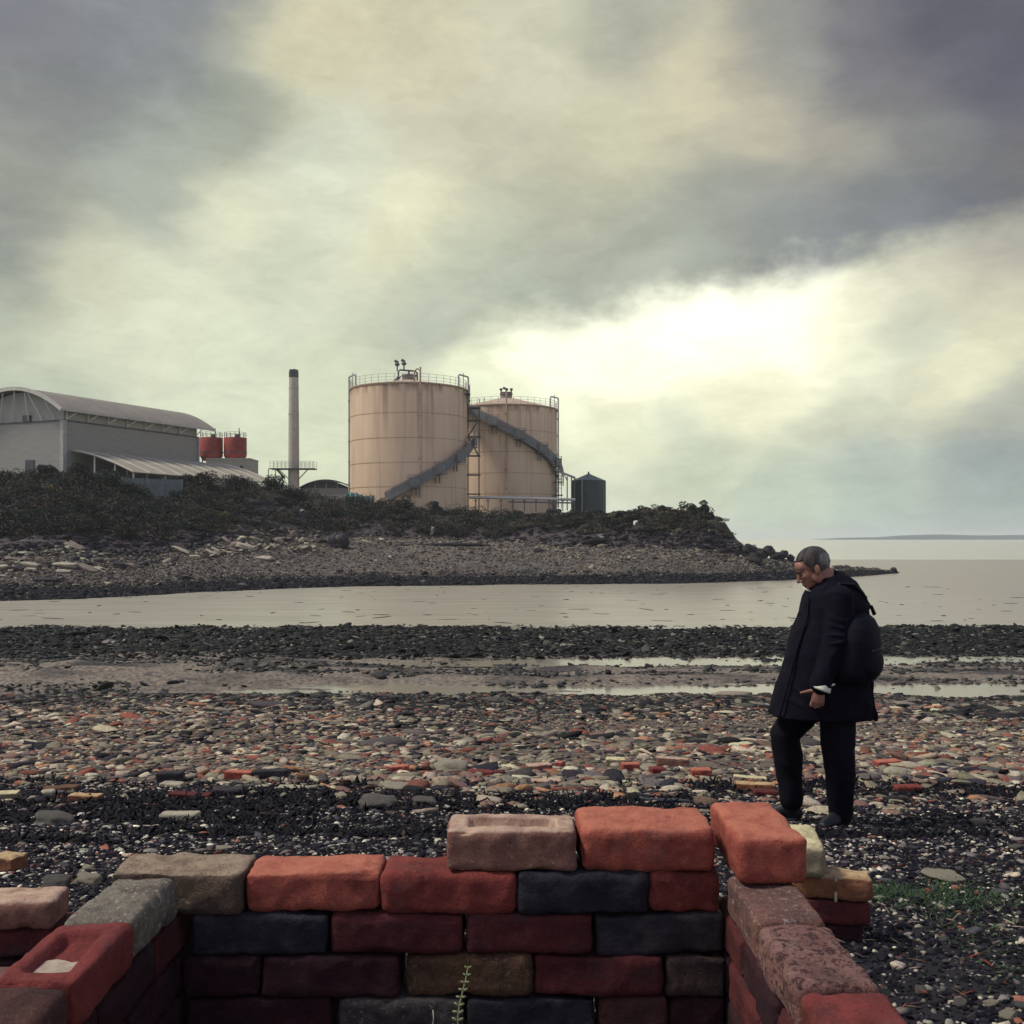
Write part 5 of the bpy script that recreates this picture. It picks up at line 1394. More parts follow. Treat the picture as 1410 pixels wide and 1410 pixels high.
arm(1, 1, 1.06, 1.274, 'deep', 'smooth red brick nearest the camera on the right arm', rnd=0.018, w=0.108)
amats = {-1: ['dred', 'maroon', 'maroon', 'dred', 'maroon', 'dred', 'maroon'], 1: ['dred', 'dred', 'maroon', 'dred', 'maroon', 'dred', 'maroon']}  # dark brick colours here stand in for shade on the arms' inner faces
for side in (-1, 1):
    for q, k_ in enumerate(range(2, 9)):
        ys_a = [1.06, 1.165, 1.385, 1.60, 1.808] if k_ % 2 == 0 else [1.06, 1.275, 1.49, 1.695, 1.808]
        for i in range(4):
            m_ = amats[side][(q + i) % 7] if k_ > 3 or side < 0 else ('dred' if (i + k_) % 3 else 'maroon')
            arm(side, k_, ys_a[3 - i], ys_a[4 - i], m_, '%s brick in the %s course of the %s arm, %s from the back corner' % (names[m_], ordn[k_], 'left' if side < 0 else 'right', ordn[i]), chip=0.003)
# sprig growing from the wall
sg = empty('sprig', (bx(632), BD - 0.03, cz(5) - 0.02), 'thin pale green sprig climbing in front of the tan mottled brick', 'plant')
m_sprig = M('sprig_leaf', (0.22, 0.26, 0.12), (0.34, 0.36, 0.2), 40, 0.7)
zt_ = (HY - 1330) / F * 1.67 + ZC - sg.location.z
b = MB(); pts = [(0.004 * math.sin(i * 0.9) + 0.012 * (i / 9) ** 2, 0, zt_ * i / 9) for i in range(10)]; b.tube(pts, [0.0013] * 9 + [0.0006], 6); b.build('stalk', m_sprig, sg, True)
b = MB()
for i in range(16):
    f_ = i / 15; zz = zt_ * (0.04 + 0.95 * f_); xx = 0.004 * math.sin(f_ * 8.1) + 0.012 * f_ ** 2
    for s1 in (-1, 1):
        l_ = 0.012 * (1 - 0.55 * f_); an = random.uniform(-0.5, 0.5)
        b.blob((xx + s1 * l_ * 0.6, -0.003 * math.cos(an), zz + 0.001), (l_ * 0.6, 0.0012, l_ * 0.28), Matrix.Rotation(-s1 * 0.5 + an, 3, 'Y'), 8, 5)
b.build('leaf', m_sprig, sg, True)
sg2 = empty('sprig', (bx(597), BD - 0.012, cz(4) - 0.02), 'tiny white dangling rootlet on the rough grey brick', 'plant')
b = MB(); b.tube([(0, 0, 0.04), (0.001, 0, 0.025), (-0.002, 0, 0.01), (0.002, 0, 0.0)], 0.0009, 5); b.blob((0.001, 0, -0.001), (0.0025, 0.002, 0.002)); b.build('root', M('white_root', (0.5, 0.48, 0.4), None, 5, 0.8), sg2, True)

# brick stacks behind the wall
GS = 'bricks of the small stack behind the right corner'
def stackb(px, py, d, dims, mat, lab, grp, yaw, **kw):
    q = P(px, py, d); return brick((q.x, q.y, q.z - dims[2] / 2), dims, mat, lab, grp, R(yaw), **kw)
g3 = float(beach_z(0.9, 3.05))
zt3 = P(0, 1199, 3.0).z
ob = brick((0.905, 3.0, zt3 - 0.034), (0.225, 0.108, 0.066), 'ochre', 'ochre brick with a pale band round it, jutting right from the small stack', GS, R(-12))
bb_ = MB(); bb_.box((0.012, 0, 0), (0.007, 0.1125, 0.0705)); bb_.build('pale_band', M('lime_band', (0.45, 0.40, 0.30), (0.32, 0.27, 0.2), 40, 0.9), ob)
brick((0.895, 3.0, zt3 - 0.034 - 0.068), (0.225, 0.108, 0.066), 'dred', 'dark red brick under the banded ochre brick', GS, R(-6))
brick((0.87, 3.02, zt3 - 0.034 - 0.136), (0.225, 0.15, 0.066), 'maroon', 'maroon brick at the bottom of the small stack, on the gravel', GS, R(4))
brick((0.838, 3.03, zt3 + 0.050), (0.225, 0.094, 0.098), 'yellow', 'yellow topped rounded brick crowning the small stack behind the right corner', GS, R(84), rnd=0.022)
GL = 'bricks of the left hand stack'
for i, (x_, y_, zt_2, m_, yw, lab) in enumerate([
   (-1.175, 2.47, -0.835, 'pink', 3, 'pale topped brick on the stack at the left edge'),
   (-1.085, 2.50, -0.905, 'dred', 10, 'dark red brick with a bright corner under the pale topped brick'),
   (-1.30, 2.48, -0.905, 'maroon', 2, 'maroon brick beneath the pale topped brick, cut by the left edge'),
   (-1.12, 2.32, -0.965, 'greyred', -4, 'blotched pink and grey brick lying in front of the left stack'),
   (-1.14, 2.48, -0.975, 'maroon', -6, 'dark brick in the lowest row of the left stack')]):
    brick((x_, y_, ZC + zt_2 - 0.034), (0.235, 0.12, 0.066), m_, lab, GL, R(yw))

# loose bricks and stones on the beach
LB = [ # px, py(base), width px, thickness, mat, yaw, label
 (8, 1101, 34, .065, 'yellow', 10, 'yellow brick at the left edge on the black wrack'),
 (85, 1088, 46, .04, 'tan', 3, 'long tan brick lying on dark wrack at the far left'),
 (118, 1102, 44, .05, 'ochre', -4, 'short ochre brick just in front of the long tan one'),
 (66, 1098, 18, .06, 'cream', 20, 'small cream brick piece left of the short ochre brick'),
 (235, 1076, 36, .09, 'navyg', 5, 'plum dark brick with a pale top edge, left of the red and black pair'),
 (237, 1083, 30, .04, 'cream', -6, 'cream brick lying against the plum dark brick'),
 (329, 1072, 38, .075, 'orange', 0, 'red brick touching the long black brick'),
 (373, 1071, 52, .08, 'navy', 0, 'long black brick beside a red one'),
 (430, 1074, 40, .06, 'tan', 3, 'brown brick end right of the long black brick'),
 (262, 1098, 60, .04, 'dred', -1, 'long thin red brick half sunk in the wrack'),
 (315, 1096, 44, .07, 'navyg', 2, 'grey brick touching the long thin red brick'),
 (410, 1086, 66, .025, 'cream', 1, 'long thin cream slab on the wrack'),
 (248, 1129, 52, .055, 'cream', -3, 'lone cream white brick in the dark gravel left of centre'),
 (12, 1198, 40, .07, 'ochre', -18, 'pale orange brick at the left edge above the left stack'),
 (550, 1062, 26, .06, 'orange', 5, 'small red brick left of the cream cylinder stone'),
 (662, 1069, 34, .06, 'red', 2, 'red brick piece below the cream cylinder stone'),
 (683, 1068, 24, .05, 'dred', -8, 'dull red brick piece beside the other red piece'),
 (742, 1062, 36, .075, 'pink', 22, 'brown brick leaning up to the right on the cobbles'),
 (770, 1058, 14, .07, 'orange', 75, 'small orange brick end beside the leaning brown brick'),
 (752, 1082, 42, .06, 'pink', 2, 'salmon brick with a pale rounded side on the wrack edge'),
 (926, 1054, 44, .08, 'pink', -8, 'dusky brown brick lying on the cobbles right of centre'),
 (965, 1070, 28, .08, 'orange', 0, 'rounded red brick in front of the dusky brown brick'),
 (905, 1066, 22, .07, 'red', 10, 'dark red brick left of the rounded red brick'),
 (868, 1060, 26, .07, 'orange', 8, 'orange brick left of the yellow block on the cobbles'),
 (848, 1053, 28, .07, 'yellow', -5, 'yellow block among the cobbles behind the wall'),
 (1040, 1090, 62, .075, 'ochre', -8, 'orange brick lying just left of the man\'s front shoe'),
 (1060, 1096, 44, .05, 'dred', -3, 'dull red brick under the orange brick by the man\'s foot'),
 (1033, 1076, 46, .05, 'yellow', -12, 'yellow brick behind the orange brick by the man\'s foot'),
 (1250, 1091, 38, .06, 'red', 2, 'lone bright red brick right of the man\'s legs'),
 (1222, 1056, 36, .07, 'orange', 12, 'red brick leaning on the cobbles behind the man\'s heels'),
 (1085, 1026, 20, .07, 'orange', 0, 'red brick fragment seen between stones left of the man\'s knee'),
 (1155, 1058, 20, .09, 'orange', 60, 'red block seen between the man\'s legs')]
GB = 'loose bricks lying on the beach'
for px0, py0, w_, th, m_, yw, lab in LB:
    X_, Y_, Z_ = on_beach(px0, py0); k_ = Y_ / F
    L_ = min(w_ * k_, 0.30)
    brick((X_, Y_, Z_ + th / 2 - 0.006), (L_, min(0.11, L_ * 0.8), th), m_, lab, GB, R(yw), rnd=min(0.014, th * 0.25), tilt=(R(random.uniform(-3, 3)), R(random.uniform(-3, 3))), name='brick')
m_st1 = M('grey_beach_stone', (0.09, 0.085, 0.085), (0.20, 0.185, 0.16), 16, 0.95, 0.8, 40, bdist=0.02, spec=0.15, detail=10)
m_st2 = M('cream_beach_stone', (0.26, 0.235, 0.185), (0.46, 0.42, 0.32), 16, 0.95, 0.8, 40, bdist=0.02, spec=0.15, detail=10)
ST = [(520, 1113, 52, 22, m_st1, 'large rounded grey boulder in the wrack behind the wall'), (548, 1088, 44, 12, m_st2, 'flat pale boulder beyond the large grey one'),
 (585, 1110, 34, 16, m_st1, 'grey lump of rock between grey boulder and pinkish brick'), (622, 1062, 48, 20, m_st2, 'cream cylinder shaped stone tipped to the left'),
 (78, 1222, 40, 20, m_st1, 'brown rounded stone above the left stack'), (122, 1218, 36, 18, m_st2, 'pale angular stone beside the brown rounded stone'),
 (122, 1200, 24, 11, m_st2, 'small flat tan stone above the pale angular one'), (310, 1171, 30, 8, m_st2, 'small flat cream pebble left of the wall on dark gravel'),
 (75, 1135, 50, 20, m_st1, 'weed topped grey stone at the left in the black wrack'), (1300, 1212, 54, 14, m_st2, 'flat tan stone behind the green weed'),
 (1348, 1136, 22, 12, m_st2, 'small cream stone standing on gravel right of the man'), (1400, 1170, 22, 9, m_st1, 'grey stone at the right edge level with the yellow brick'),
 (1365, 1385, 22, 9, m_st2, 'cream shell shaped pebble at the lower right'), (1388, 1403, 30, 12, m_st2, 'tan pebble at the lower right corner'), (1322, 1385, 26, 9, m_st1, 'dark mussel shaped pebble at the lower right'),
 (1268, 1368, 24, 12, m_st1, 'grey pebble right of the nearest red brick'), (1140, 1050, 30, 14, m_st2, 'pale stone seen between the man\'s calves'), (895, 1062, 30, 10, m_st2, 'cream slab between orange and dark red bricks'),
 (470, 1100, 20, 10, m_st2, 'small cream stone left of the large grey boulder'), (1175, 1075, 24, 9, m_st2, 'cream stone right of the man\'s back heel')]
for i, (px0, py0, w_, h_, mt_, lab) in enumerate(ST):
    X_, Y_, Z_ = on_beach(px0, py0); k_ = Y_ / F
    rock('beach_stone', (X_, Y_, Z_ + h_ * k_ * 0.35), (w_ * k_ * 0.92, w_ * k_ * 0.7, h_ * k_ * 0.85), (0.1, 0.10, i * 0.3 if w_ < 34 else 0.1), mt_, lab, 'stone', 'larger stones on the beach', 70 + i, 0.5, smooth=True)
# dark rubber strip
X_, Y_, Z_ = on_beach(918, 1106)
b = MB(); b.tube([(-0.19, 0.0, 0.045), (-0.15, 0, 0.025), (-0.05, 0, 0.02), (0.1, 0, 0.018), (0.2, 0, 0.012)], [(0.004, 0.018), (0.012, 0.022), (0.014, 0.024), (0.012, 0.022), (0.006, 0.015)], 10)
o = b.build('rubber_strip', M('black_rubber', (0.02, 0.024, 0.035), (0.04, 0.045, 0.06), 10, 0.4, spec=0.5), None, True); o.location = (X_, Y_, Z_); tag(o, 'curved blue black rubber strip on the gravel behind the orange top brick', 'strip')

# ------------------------------------------------------------------ the man
MD = 6.42
MX = (1140 - 705) / F * MD
S_ = MD / F
def mp(px, py, yo=0.0): return Vector(((px - 1140) * S_, yo, (1138 - py) * S_))
mz = ZC + (HY - 1138) / F * MD
man = empty('person', (MX, MD, mz), 'walking man in a long dark coat with bowed head, looking down at the beach', 'person')
m_skin = M('skin', (0.23, 0.105, 0.08), (0.31, 0.15, 0.11), 30, 0.55, 0.15, 120, spec=0.35, bdist=0.002)
m_coat = M('navy_black_coat', (0.0036, 0.0034, 0.0085), (0.0062, 0.0058, 0.013), 9, 0.85, 0.8, 16, spec=0.10, bdist=0.008)
m_trou = M('black_trousers', (0.003, 0.003, 0.0075), (0.005, 0.0048, 0.011), 9, 0.9, 0.5, 16, spec=0.15, bdist=0.01)
m_shoe = M('dark_shoe', (0.005, 0.005, 0.010), (0.010, 0.010, 0.018), 10, 0.5, spec=0.3)
m_shirt = M('white_shirt', (0.68, 0.66, 0.58), (0.75, 0.73, 0.65), 12, 0.8, 0.3, 60, bdist=0.002)
m_hair = M('greying_hair', (0.028, 0.022, 0.026), (0.095, 0.085, 0.085), 40, 0.7, 0.9, 120, stretch=(1, 1, 0.35), bdist=0.006, attr='Col')
m_hairg = M('grey_hair', (0.12, 0.11, 0.105), (0.32, 0.31, 0.28), 34, 0.7, 0.8, 90, bdist=0.006)
m_bag = M('black_backpack', (0.0032, 0.0032, 0.009), (0.005, 0.005, 0.012), 14, 0.75, 0.4, 40, spec=0.15, bdist=0.005)
# ---- head in its own frame (face to -X), tilted forward
HC = mp(1119, 781, -0.01)
HR = Matrix.Rotation(R(-28), 3, 'Y') @ Matrix.Rotation(R(-8), 3, 'Z')
def hh(x_, y_, z_): return HC + HR @ Vector((x_, y_, z_))
def head_parts(b):
    b.blob(hh(0.012, 0, 0.028), (0.098, 0.074, 0.092), HR, 24, 16)        # cranium
    b.blob(hh(-0.045, 0, -0.022), (0.058, 0.060, 0.085), HR, 20, 14)      # face
    b.blob(hh(-0.060, 0, 0.035), (0.040, 0.058, 0.045), HR, 18, 12)       # forehead
    b.blob(hh(-0.090, 0, 0.012), (0.013, 0.045, 0.010), HR)               # brow
    b.blob(hh(-0.048, 0, -0.082), (0.042, 0.046, 0.028), HR)              # jaw
    b.blob(hh(-0.086, 0, -0.100), (0.018, 0.022, 0.017), HR)              # chin
    b.tube([hh(-0.093, 0, 0.005), hh(-0.106, 0, -0.018), hh(-0.119, 0, -0.040)], [0.008, 0.0105, 0.0125], 10)   # nose
    b.blob(hh(-0.114, 0, -0.041), (0.015, 0.0125, 0.010), HR)
    for s1 in (-1, 1):
        b.blob(hh(-0.100, s1 * 0.013, -0.045), (0.011, 0.008, 0.008), HR)
        b.blob(hh(-0.066, s1 * 0.040, -0.022), (0.026, 0.018, 0.022), HR)  # cheek
        b.blob(hh(-0.010, s1 * 0.060, -0.060), (0.030, 0.012, 0.036), HR)  # jaw angle
        b.blob(hh(0.008, s1 * 0.078, -0.012), (0.019, 0.007, 0.033), HR @ Matrix.Rotation(R(14), 3, 'Y') @ Matrix.Rotation(s1 * R(18), 3, 'Z'))  # ear
    b.blob(hh(-0.098, 0, -0.066), (0.010, 0.023, 0.006), HR)              # lips
    b.blob(hh(-0.096, 0, -0.077), (0.010, 0.020, 0.006), HR)
bd = MB()
head_parts(bd)
neck0 = mp(1150, 815, -0.0)
bd.limb([hh(0.030, 0, -0.05), hh(0.04, 0, -0.11), neck0], [0.060, 0.062, 0.075])
# torso, arms and legs kept just inside the clothes
bd.limb([mp(1150, 825), mp(1148, 860), mp(1140, 905), mp(1138, 950)], [(0.15, 0.09), (0.15, 0.10), (0.13, 0.095), (0.14, 0.10)])
armL = [mp(1143, 822, -0.185), mp(1134, 882, -0.235), mp(1112, 936, -0.262)]
armR = [mp(1143, 822, 0.185), mp(1130, 885, 0.235), mp(1105, 936, 0.24)]
for A in (armL, armR):
    bd.limb([A[0], A[0].lerp(A[1], 0.5), A[1], A[1].lerp(A[2], 0.4), A[2]], [0.052, 0.047, 0.040, 0.038, 0.027])
legF = [mp(1128, 955, 0.09), mp(1087, 1022, 0.12), mp(1098, 1106, 0.14)]
legB = [mp(1146, 955, -0.09), mp(1147, 1040, -0.10), mp(1157, 1118, -0.02)]
for A in (legF, legB):
    bd.limb([A[0], A[0].lerp(A[1], 0.5), A[1], A[1].lerp(A[2], 0.35), A[2]], [0.085, 0.072, 0.055, 0.054, 0.036])
def hand(b, wr, fd, side, nrm, curl=1.0):
    """palm and five separate fingers; fd = hand direction, side = towards the thumb, nrm = out of the back of the hand"""
    fd = fd.normalized(); side = (side - fd * side.dot(fd)).normalized(); nrm = fd.cross(side) if nrm.dot(fd.cross(side)) > 0 else side.cross(fd)
    q = lambda f_, s_, n_: wr + fd * f_ + side * s_ + nrm * n_
    b.limb([q(-0.01, 0, 0), q(0.03, 0, 0)], [(0.024, 0.018), (0.030, 0.017)], 12, tuple(side))
    b.limb([q(0.025, 0.003, 0), q(0.060, 0.003, 0), q(0.088, 0.002, 0.0)], [(0.034, 0.016), (0.041, 0.016), (0.041, 0.013)], 12, tuple(side))
    for s_, l_, dl in ((0.030, 0.95, 0.0), (0.010, 1.05, 0.003), (-0.010, 0.98, 0.0), (-0.029, 0.80, -0.006)):
        r_ = 0.0092 if l_ > 0.85 else 0.008
        p0 = q(0.080 + dl, s_, 0.003); p1 = q(0.080 + dl + 0.034 * l_, s_ * 1.04, -0.010 * curl)
        p2 = q(0.080 + dl + 0.036 * l_, s_ * 1.03, -0.036 * curl * l_); p3 = q(0.080 + dl + 0.012 * l_, s_, -0.046 * curl * l_)
        b.limb([p0, p1], [r_ * 1.05, r_], 10, tuple(side)); b.limb([p1, p2], [r_, r_ * 0.93], 10, tuple(side)); b.limb([p2, p3], [r_ * 0.93, r_ * 0.82], 10, tuple(side))
    return q
wrL = mp(1111, 938, -0.268)
ql = hand(bd, wrL, Vector((-0.12, -0.02, -1)), Vector((-1, 0.1, 0)), Vector((0, -1, 0)), 1.0)
# thumb leaves the side of the palm and points forward and down
bd.limb([ql(0.018, 0.020, 0.0), ql(0.026, 0.048, 0.0)], [0.014, 0.0115], 10, (0, 1, 0))
bd.limb([ql(0.026, 0.048, 0.0), ql(0.036, 0.078, 0.002)], [0.0115, 0.0098], 10, (0, 1, 0))
bd.limb([ql(0.036, 0.078, 0.002), ql(0.045, 0.104, 0.002)], [0.0098, 0.0075], 10, (0, 1, 0))
wrR = mp(1104, 938, 0.245)
qr = hand(bd, wrR, Vector((-0.15, 0, -1)), Vector((-1, -0.1, 0)), Vector((0, 1, 0)), 0.8)
bd.limb([qr(0.018, 0.020, 0.0), qr(0.035, 0.046, 0.0), qr(0.062, 0.058, 0.0)], [0.014, 0.0115, 0.009], 10, (0, 1, 0))
me = remeshed(bd, 'body', 0.0045, 3, 0.5)
me.materials.append(m_skin)
body = link('body', me, None, man, True)
# eyes, brows, mouth line
b = MB()
for s1 in (-1, 1): b.blob(hh(-0.0885, s1 * 0.031, -0.003), (0.011, 0.013, 0.009), HR)
b.split('eye', M('eye_dark', (0.05, 0.035, 0.03), (0.09, 0.07, 0.06), 10, 0.3), body, True)
b = MB()
for s1 in (-1, 1): b.limb([hh(-0.1005, s1 * 0.014, 0.015), hh(-0.098, s1 * 0.032, 0.020), hh(-0.083, s1 * 0.050, 0.014)], [0.0042, 0.0050, 0.0032], 8, (0, 0, 1))
b.split('eyebrow', M('eyebrow_hair', (0.03, 0.024, 0.026), (0.06, 0.05, 0.05), 60, 0.8), body, True)
# hair shell: ellipsoid trimmed to the hairline
def hair_mesh(name, f_keep, off=0.0, rough=0.004):
    N1, N2 = 90, 60; vs = []; keep = []; 
    for j in range(N2 + 1):
        ph = math.pi * j / N2
        for i in range(N1):
            th = 2 * math.pi * i / N1
            dx, dy, dz = math.sin(ph) * math.cos(th), math.sin(ph) * math.sin(th), math.cos(ph)
            g_ = 1 + rough * 10 * 0.5 * noise.noise(Vector((dx, dy, dz)) * 9)
            p = Vector((0.012 + (0.104 + off) * dx * g_, (0.080 + off) * dy * g_, 0.028 + (0.098 + off) * dz * g_))
            if p.x < -0.02: p.x = -0.02 + (p.x + 0.02) * 0.99
            vs.append(p); keep.append(f_keep(p))
    fs = []
    for j in range(N2):
        for i in range(N1):
            q = (j * N1 + i, j * N1 + (i + 1) % N1, (j + 1) * N1 + (i + 1) % N1, (j + 1) * N1 + i)
            if all(keep[k_] for k_ in q): fs.append(q[::-1])
    me = bpy.data.meshes.new(name); me.from_pydata([tuple(hh(*v)) for v in vs], [], fs); me.update(); me.shade_smooth()
    return me
def hairline(p):
    e = 0.004 * noise.noise(p * 60)
    front = -0.068 + 0.35 * max(0, 0.075 - p.z) + e + 0.5 * max(0, abs(p.y) - 0.035)
    if p.z > 0.075: return p.x > -0.088 + e
    if p.x < front: return False
    lowl = -0.015 if p.x > -0.035 else -0.005
    if 0.0 > p.x: return p.z > -0.022 + e and p.x > -0.045
    if p.x < 0.030: return p.z > 0.012 + e
    return p.z > -0.055 + e
hm = hair_mesh('hair', hairline)
ho = link('hair', hm, m_hair, man, True)
md = ho.modifiers.new('s', 'SOLIDIFY'); md.thickness = 0.010; md.offset = -1
cc_ = []
HRi = HR.inverted()
for v in hm.vertices:
    p = HRi @ (v.co - HC)
    g_ = max(0, min(1, (p.x - 0.045 + 0.02 * noise.noise(p * 30)) / 0.03)) * max(0, min(1, (0.060 - p.z + 0.02 * noise.noise(p * 26)) / 0.035))
    g_ = max(g_, 0.3 * max(0, min(1, (0.030 - p.z) / 0.03)))
    cc_.append([0.75 + 2.4 * g_, 0.75 + 2.8 * g_, 0.75 + 2.6 * g_])
setcol(hm, np.array(cc_, np.float32))
# ---- coat
def loft(b, rings, n=44, power=2.4):
    vs = []; fs = []
    for (c_, rx, ry, tl) in rings:
        for k_ in range(n):
            th = 2 * math.pi * k_ / n; cc, ss = math.cos(th), math.sin(th)
            x_ = rx * math.copysign(abs(cc) ** (2 / power), cc); y_ = ry * math.copysign(abs(ss) ** (2 / power), ss)
            vs.append(Vector(c_) + Vector((x_, y_, tl * x_)))
    m_ = len(rings)
    for j in range(m_ - 1):
        for k_ in range(n): fs.append((j * n + k_, j * n + (k_ + 1) % n, (j + 1) * n + (k_ + 1) % n, (j + 1) * n + k_))
    fs.append(tuple(reversed(range(n)))); fs.append(tuple((m_ - 1) * n + k_ for k_ in range(n)))
    b.add(vs, fs)
ct = MB()
rings = []
for py, xf, xb, hy, tl in [(985, 1060, 1201, .235, -0.02), (970, 1063.5, 1200, .232, 0), (950, 1069, 1199, .228, 0), (930, 1075, 1198, .224, 0), (910, 1080.5, 1196, .220, 0), (890, 1085.5, 1195, .216, 0),
                       (865, 1093, 1194, .214, 0), (850, 1100.5, 1192, .212, 0.02), (832, 1104, 1194, .205, 0.03), (818, 1107, 1187, .185, 0.06), (806, 1113, 1176, .145, 0.15), (797, 1122, 1164, .095, 0.3)]:
    rings.append((mp((xf + xb) / 2, py), (xb - xf) / 2 * S_, hy, tl))
loft(ct, rings)
for A, s1 in ((armL, -1), (armR, 1)):
    ct.limb([A[0] + Vector((0, 0, 0.0)), A[0].lerp(A[1], 0.5) + Vector((0.005, 0, 0)), A[1], A[1].lerp(A[2], 0.5), A[2] + Vector((0.003, 0, 0.008))],
            [(0.080, 0.088), (0.074, 0.080), (0.066, 0.074), (0.062, 0.068), (0.058, 0.062)], 20)
    # sleeve folds around the elbow
    for k_, f_ in enumerate((0.62, 0.78, 0.94)):
        c_ = A[0].lerp(A[1], f_); ct.blob(c_ + Vector((0, s1 * 0.012, 0)), (0.073, 0.072, 0.012), Matrix.Rotation(R(14 - 12 * k_), 3, 'Y'), 20, 8)
    c_ = A[1].lerp(A[2], 0.25); ct.blob(c_, (0.070, 0.070, 0.012), Matrix.Rotation(R(35), 3, 'Y'), 20, 8)
# collar
cr = []
for k_ in range(15):
    a_ = R(-150 + 300 * k_ / 14); cr.append(mp(1139, 797) + Vector((0.078 * math.cos(a_) + 0.008, 0.085 * math.sin(a_), 0.028 * math.cos(a_) - 0.01)))
ct.tube(cr, [(0.030, 0.016)] * 15, 10, True, (0, 0, 1))
ct.blob(mp(1152, 795), (0.055, 0.09, 0.038), Matrix.Rotation(R(25), 3, 'Y'))
# vertical folds of the skirt
for (pxa, pxb, yo) in ((1120, 1112, -0.225), (1150, 1152, -0.228), (1182, 1190, -0.205)):
    ct.tube([mp(pxa, 900, yo * 0.95), mp((pxa + pxb) / 2, 945, yo * 0.99), mp(pxb, 984, yo * 1.0)], [0.004, 0.008, 0.011], 10)
me = remeshed(ct, 'coat', 0.0075, 3, 0.45)
for v in me.vertices:
    p = v.co; n_ = noise.noise(Vector((p.x * 9, p.y * 7, p.z * 3.0))) * 0.006 + noise.noise(Vector((p.x * 20, p.y * 20, p.z * 9))) * 0.0025 + max(0, 1 - abs(noise.noise(Vector((p.x * 6 + p.z * 2.5, p.y * 6, p.z * 6)))) * 5) * 0.006
    v.co = p + v.normal * n_
me.materials.append(m_coat); coat = link('coat', me, None, man, True)
b = MB(); b.tube([mp(1107, 822, -0.10), mp(1103, 850, -0.13), mp(1090, 890, -0.135), mp(1070, 960, -0.15), mp(1064, 984, -0.15)], 0.006, 8); b.build('coat_edge', m_coat, coat, True)
# shirt collar and cuff
b = MB(); b.limb([mp(1104, 809, -0.03), mp(1108, 812, -0.045), mp(1113, 814, -0.05)], [(0.010, 0.005), (0.012, 0.006), (0.006, 0.004)], 8)
b.build('shirt_collar', m_shirt, man, True)
b = MB()
c0 = armL[2] + Vector((0.012, -0.004, 0.012)); ax = Vector((-0.38, -0.02, -1)).normalized()
b.tube([c0 - ax * 0.02, c0 + ax * 0.012, c0 + ax * 0.034, c0 + ax * 0.040, c0 + ax * 0.032], [0.050, 0.056, 0.060, 0.056, 0.045], 24, True)
b.limb([c0 + ax * 0.015 + Vector((0.045, -0.025, 0.01)), c0 + ax * 0.02 + Vector((0.070, -0.02, 0.018))], [0.010, 0.006], 8)
me = remeshed(b, 'shirt_cuff', 0.003, 2); me.materials.append(m_shirt); link('shirt_cuff', me, None, man, True)
# trousers
tr = MB()
tr.limb([mp(1142, 940, 0), mp(1140, 968, 0)], [(0.17, 0.13), (0.16, 0.125)], 20)
for A, w1_, s1 in ((legF, 0.098, 1), (legB, 0.098, -1)):
    ank = A[2] + Vector((0, 0, -0.012))
    tr.limb([A[0], A[0].lerp(A[1], 0.5), A[1] + Vector((0.002, 0, 0.02)), A[1].lerp(A[2], 0.3) + Vector((0.01, 0, 0)), A[1].lerp(A[2], 0.65), ank], [(0.105, 0.115), 0.104, 0.094, 0.088, 0.078, 0.072], 20)
    for k_ in range(3):
        c_ = A[1].lerp(A[2], 0.62 + 0.13 * k_); tr.blob(c_, (0.080, 0.080, 0.014), Matrix.Rotation(R((-1) ** k_ * 18), 3, 'Y'), 18, 8)
    tr.blob(A[1] + Vector((-0.008, 0, 0)), (0.088, 0.088, 0.03), Matrix.Rotation(R(20), 3, 'Y'), 18, 8)
me = remeshed(tr, 'trousers', 0.0075, 3, 0.45)
for v in me.vertices:
    p = v.co; v.co = p + v.normal * (noise.noise(Vector((p.x * 12, p.y * 12, p.z * 7))) * 0.007 + (1 - abs(noise.noise(Vector((p.x * 7 + p.z * 5, p.y * 7, p.z * 13 + p.x * 9)))) * 2.5) * 0.0035)
me.materials.append(m_trou); link('trousers', me, None, man, True)
# shoes
def shoe(heel, yaw):
    b = MB(); rt = Matrix.Rotation(yaw, 3, 'Z')
    q = lambda f_, s_, z_: heel + rt @ Vector((-f_, s_, z_))
    b.limb([q(-0.01, 0, 0.052), q(0.07, 0, 0.062), q(0.14, 0, 0.048), q(0.215, 0, 0.036)], [(0.038, 0.048), (0.040, 0.055), (0.047, 0.038), (0.038, 0.026)], 16, tuple(rt @ Vector((0, 1, 0))))
    b.limb([q(0.02, 0, 0.06), q(0.025, 0, 0.12)], [0.045, 0.05], 14)
    b.limb([q(-0.015, 0, 0.016), q(0.10, 0, 0.014), q(0.17, 0, 0.014), q(0.235, 0, 0.016)], [(0.040, 0.016), (0.038, 0.014), (0.050, 0.014), (0.036, 0.014)], 16, tuple(rt @ Vector((0, 1, 0))))
    me = remeshed(b, 'shoe', 0.005, 2); me.materials.append(m_shoe); link('shoe', me, None, man, True)
def gnd(px, yo): # local ground height under the man
    x_ = MX + (px - 1140) * S_; return float(beach_z(x_, MD + yo)) - mz
shoe(Vector(((1104 - 1140) * S_, 0.15, gnd(1095, 0.15))), R(-18))
shoe(Vector(((1163 - 1140) * S_, -0.0, gnd(1155, 0.0))), R(38))
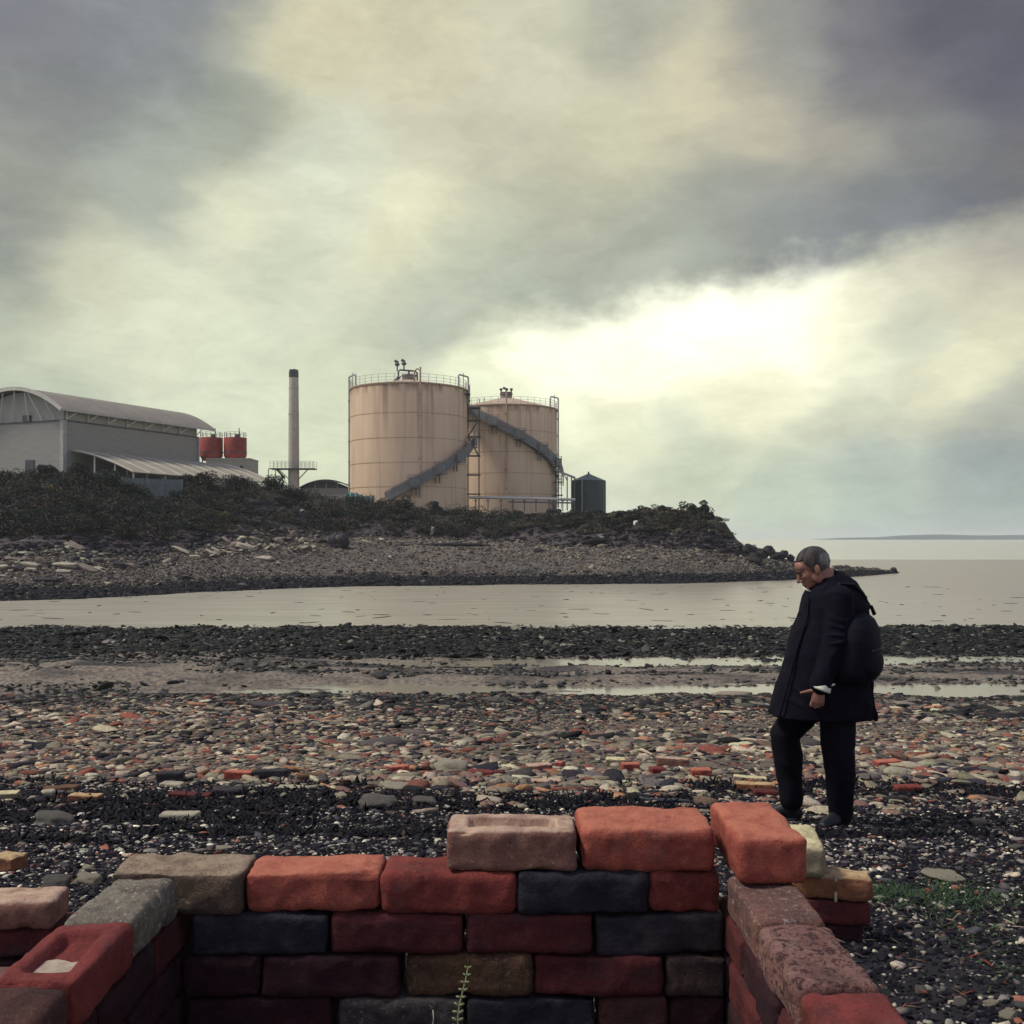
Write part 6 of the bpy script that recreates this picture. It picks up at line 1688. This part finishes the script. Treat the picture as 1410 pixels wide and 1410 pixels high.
# backpack
bp = empty('backpack', Vector((MX, MD, mz)) + mp(1167, 886, -0.15), 'black rounded backpack carried on the walking man\'s back', 'backpack')
rt = Matrix.Rotation(R(-38), 3, 'Z') @ Matrix.Rotation(R(6), 3, 'Y')
b = MB()
prof_ = [(-0.235, 0.085, 0.13), (-0.215, 0.115, 0.160), (-0.16, 0.132, 0.178), (-0.06, 0.138, 0.182), (0.05, 0.130, 0.176), (0.13, 0.112, 0.155), (0.185, 0.085, 0.12), (0.215, 0.05, 0.075), (0.225, 0.02, 0.03)]
vs_ = []; nb_ = 32
for z_, rx_, ry_ in prof_:
    for k_ in range(nb_):
        th = 2 * math.pi * k_ / nb_; cc, ss = math.cos(th), math.sin(th)
        z__ = z_ * 0.92; vs_.append(rt @ Vector((rx_ * math.copysign(abs(cc) ** 0.8, cc), ry_ * math.copysign(abs(ss) ** 0.8, ss), z__)))
fs_ = [(j * nb_ + k_, j * nb_ + (k_ + 1) % nb_, (j + 1) * nb_ + (k_ + 1) % nb_, (j + 1) * nb_ + k_) for j in range(len(prof_) - 1) for k_ in range(nb_)]
fs_ += [tuple(reversed(range(nb_))), tuple((len(prof_) - 1) * nb_ + k_ for k_ in range(nb_))]
b.add(vs_, fs_)
b.blob(rt @ Vector((0.10, 0, -0.09)), (0.065, 0.135, 0.10), rt, 24, 16)
me = remeshed(b, 'pack', 0.008, 4); link('bag', me, m_bag, bp, True)
b = MB()
zp_ = [rt @ Vector((0.105 * math.cos(a_) if False else 0.03, 0.166 * math.cos(a_), 0.0 + 0.198 * math.sin(a_))) for a_ in [R(-20 + 220 * i / 20) for i in range(21)]]
b.tube(zp_, 0.0055, 8)
b.tube([rt @ Vector((0.138, -0.10, 0.0)), rt @ Vector((0.146, 0.0, 0.01)), rt @ Vector((0.138, 0.10, 0.0))], 0.006, 8); b.build('piping', M('zip_piping', (0.016, 0.016, 0.026), (0.024, 0.024, 0.034), 20, 0.6), bp, True)
b = MB(); top = mp(1192, 838, -0.10) - mp(1167, 886, -0.15)
b.tube([top + Vector((-0.07, 0, -0.01)), top + Vector((-0.03, 0, 0.022)), top + Vector((0.0, 0, 0.018)), top + Vector((0.02, 0, -0.03))], (0.012), 8)
b.build('handle', m_bag, bp, True)
b = MB()
def loc2(px, py, yo): return mp(px, py, yo) - mp(1167, 886, -0.15)
for s1 in (-1, 1):
    b.tube([loc2(1184, 850, s1 * 0.10), loc2(1180, 820, s1 * 0.12), loc2(1165, 804, s1 * 0.128), loc2(1146, 802, s1 * 0.132), loc2(1137, 822, s1 * 0.14), loc2(1138, 848, s1 * 0.15)], [(0.010, 0.032)] * 6, 10, True, (0, 0, 1))
b.split('strap', m_bag, bp, True)

# ------------------------------------------------------------------ haze
hb = MB(); hb.box((0, 2300, 12), (9400, 5000, 28))
m, t, bs = newmat('pale_haze'); t.nodes.remove(bs)
pv = t.nodes.new('ShaderNodeVolumePrincipled'); pv.inputs['Color'].default_value = (0.86, 0.92, 0.95, 1); pv.inputs['Density'].default_value = 0.00026
t.links.new(pv.outputs[0], [n_ for n_ in t.nodes if n_.type == 'OUTPUT_MATERIAL'][0].inputs['Volume'])
tag(hb.build('haze', m), kind='stuff')
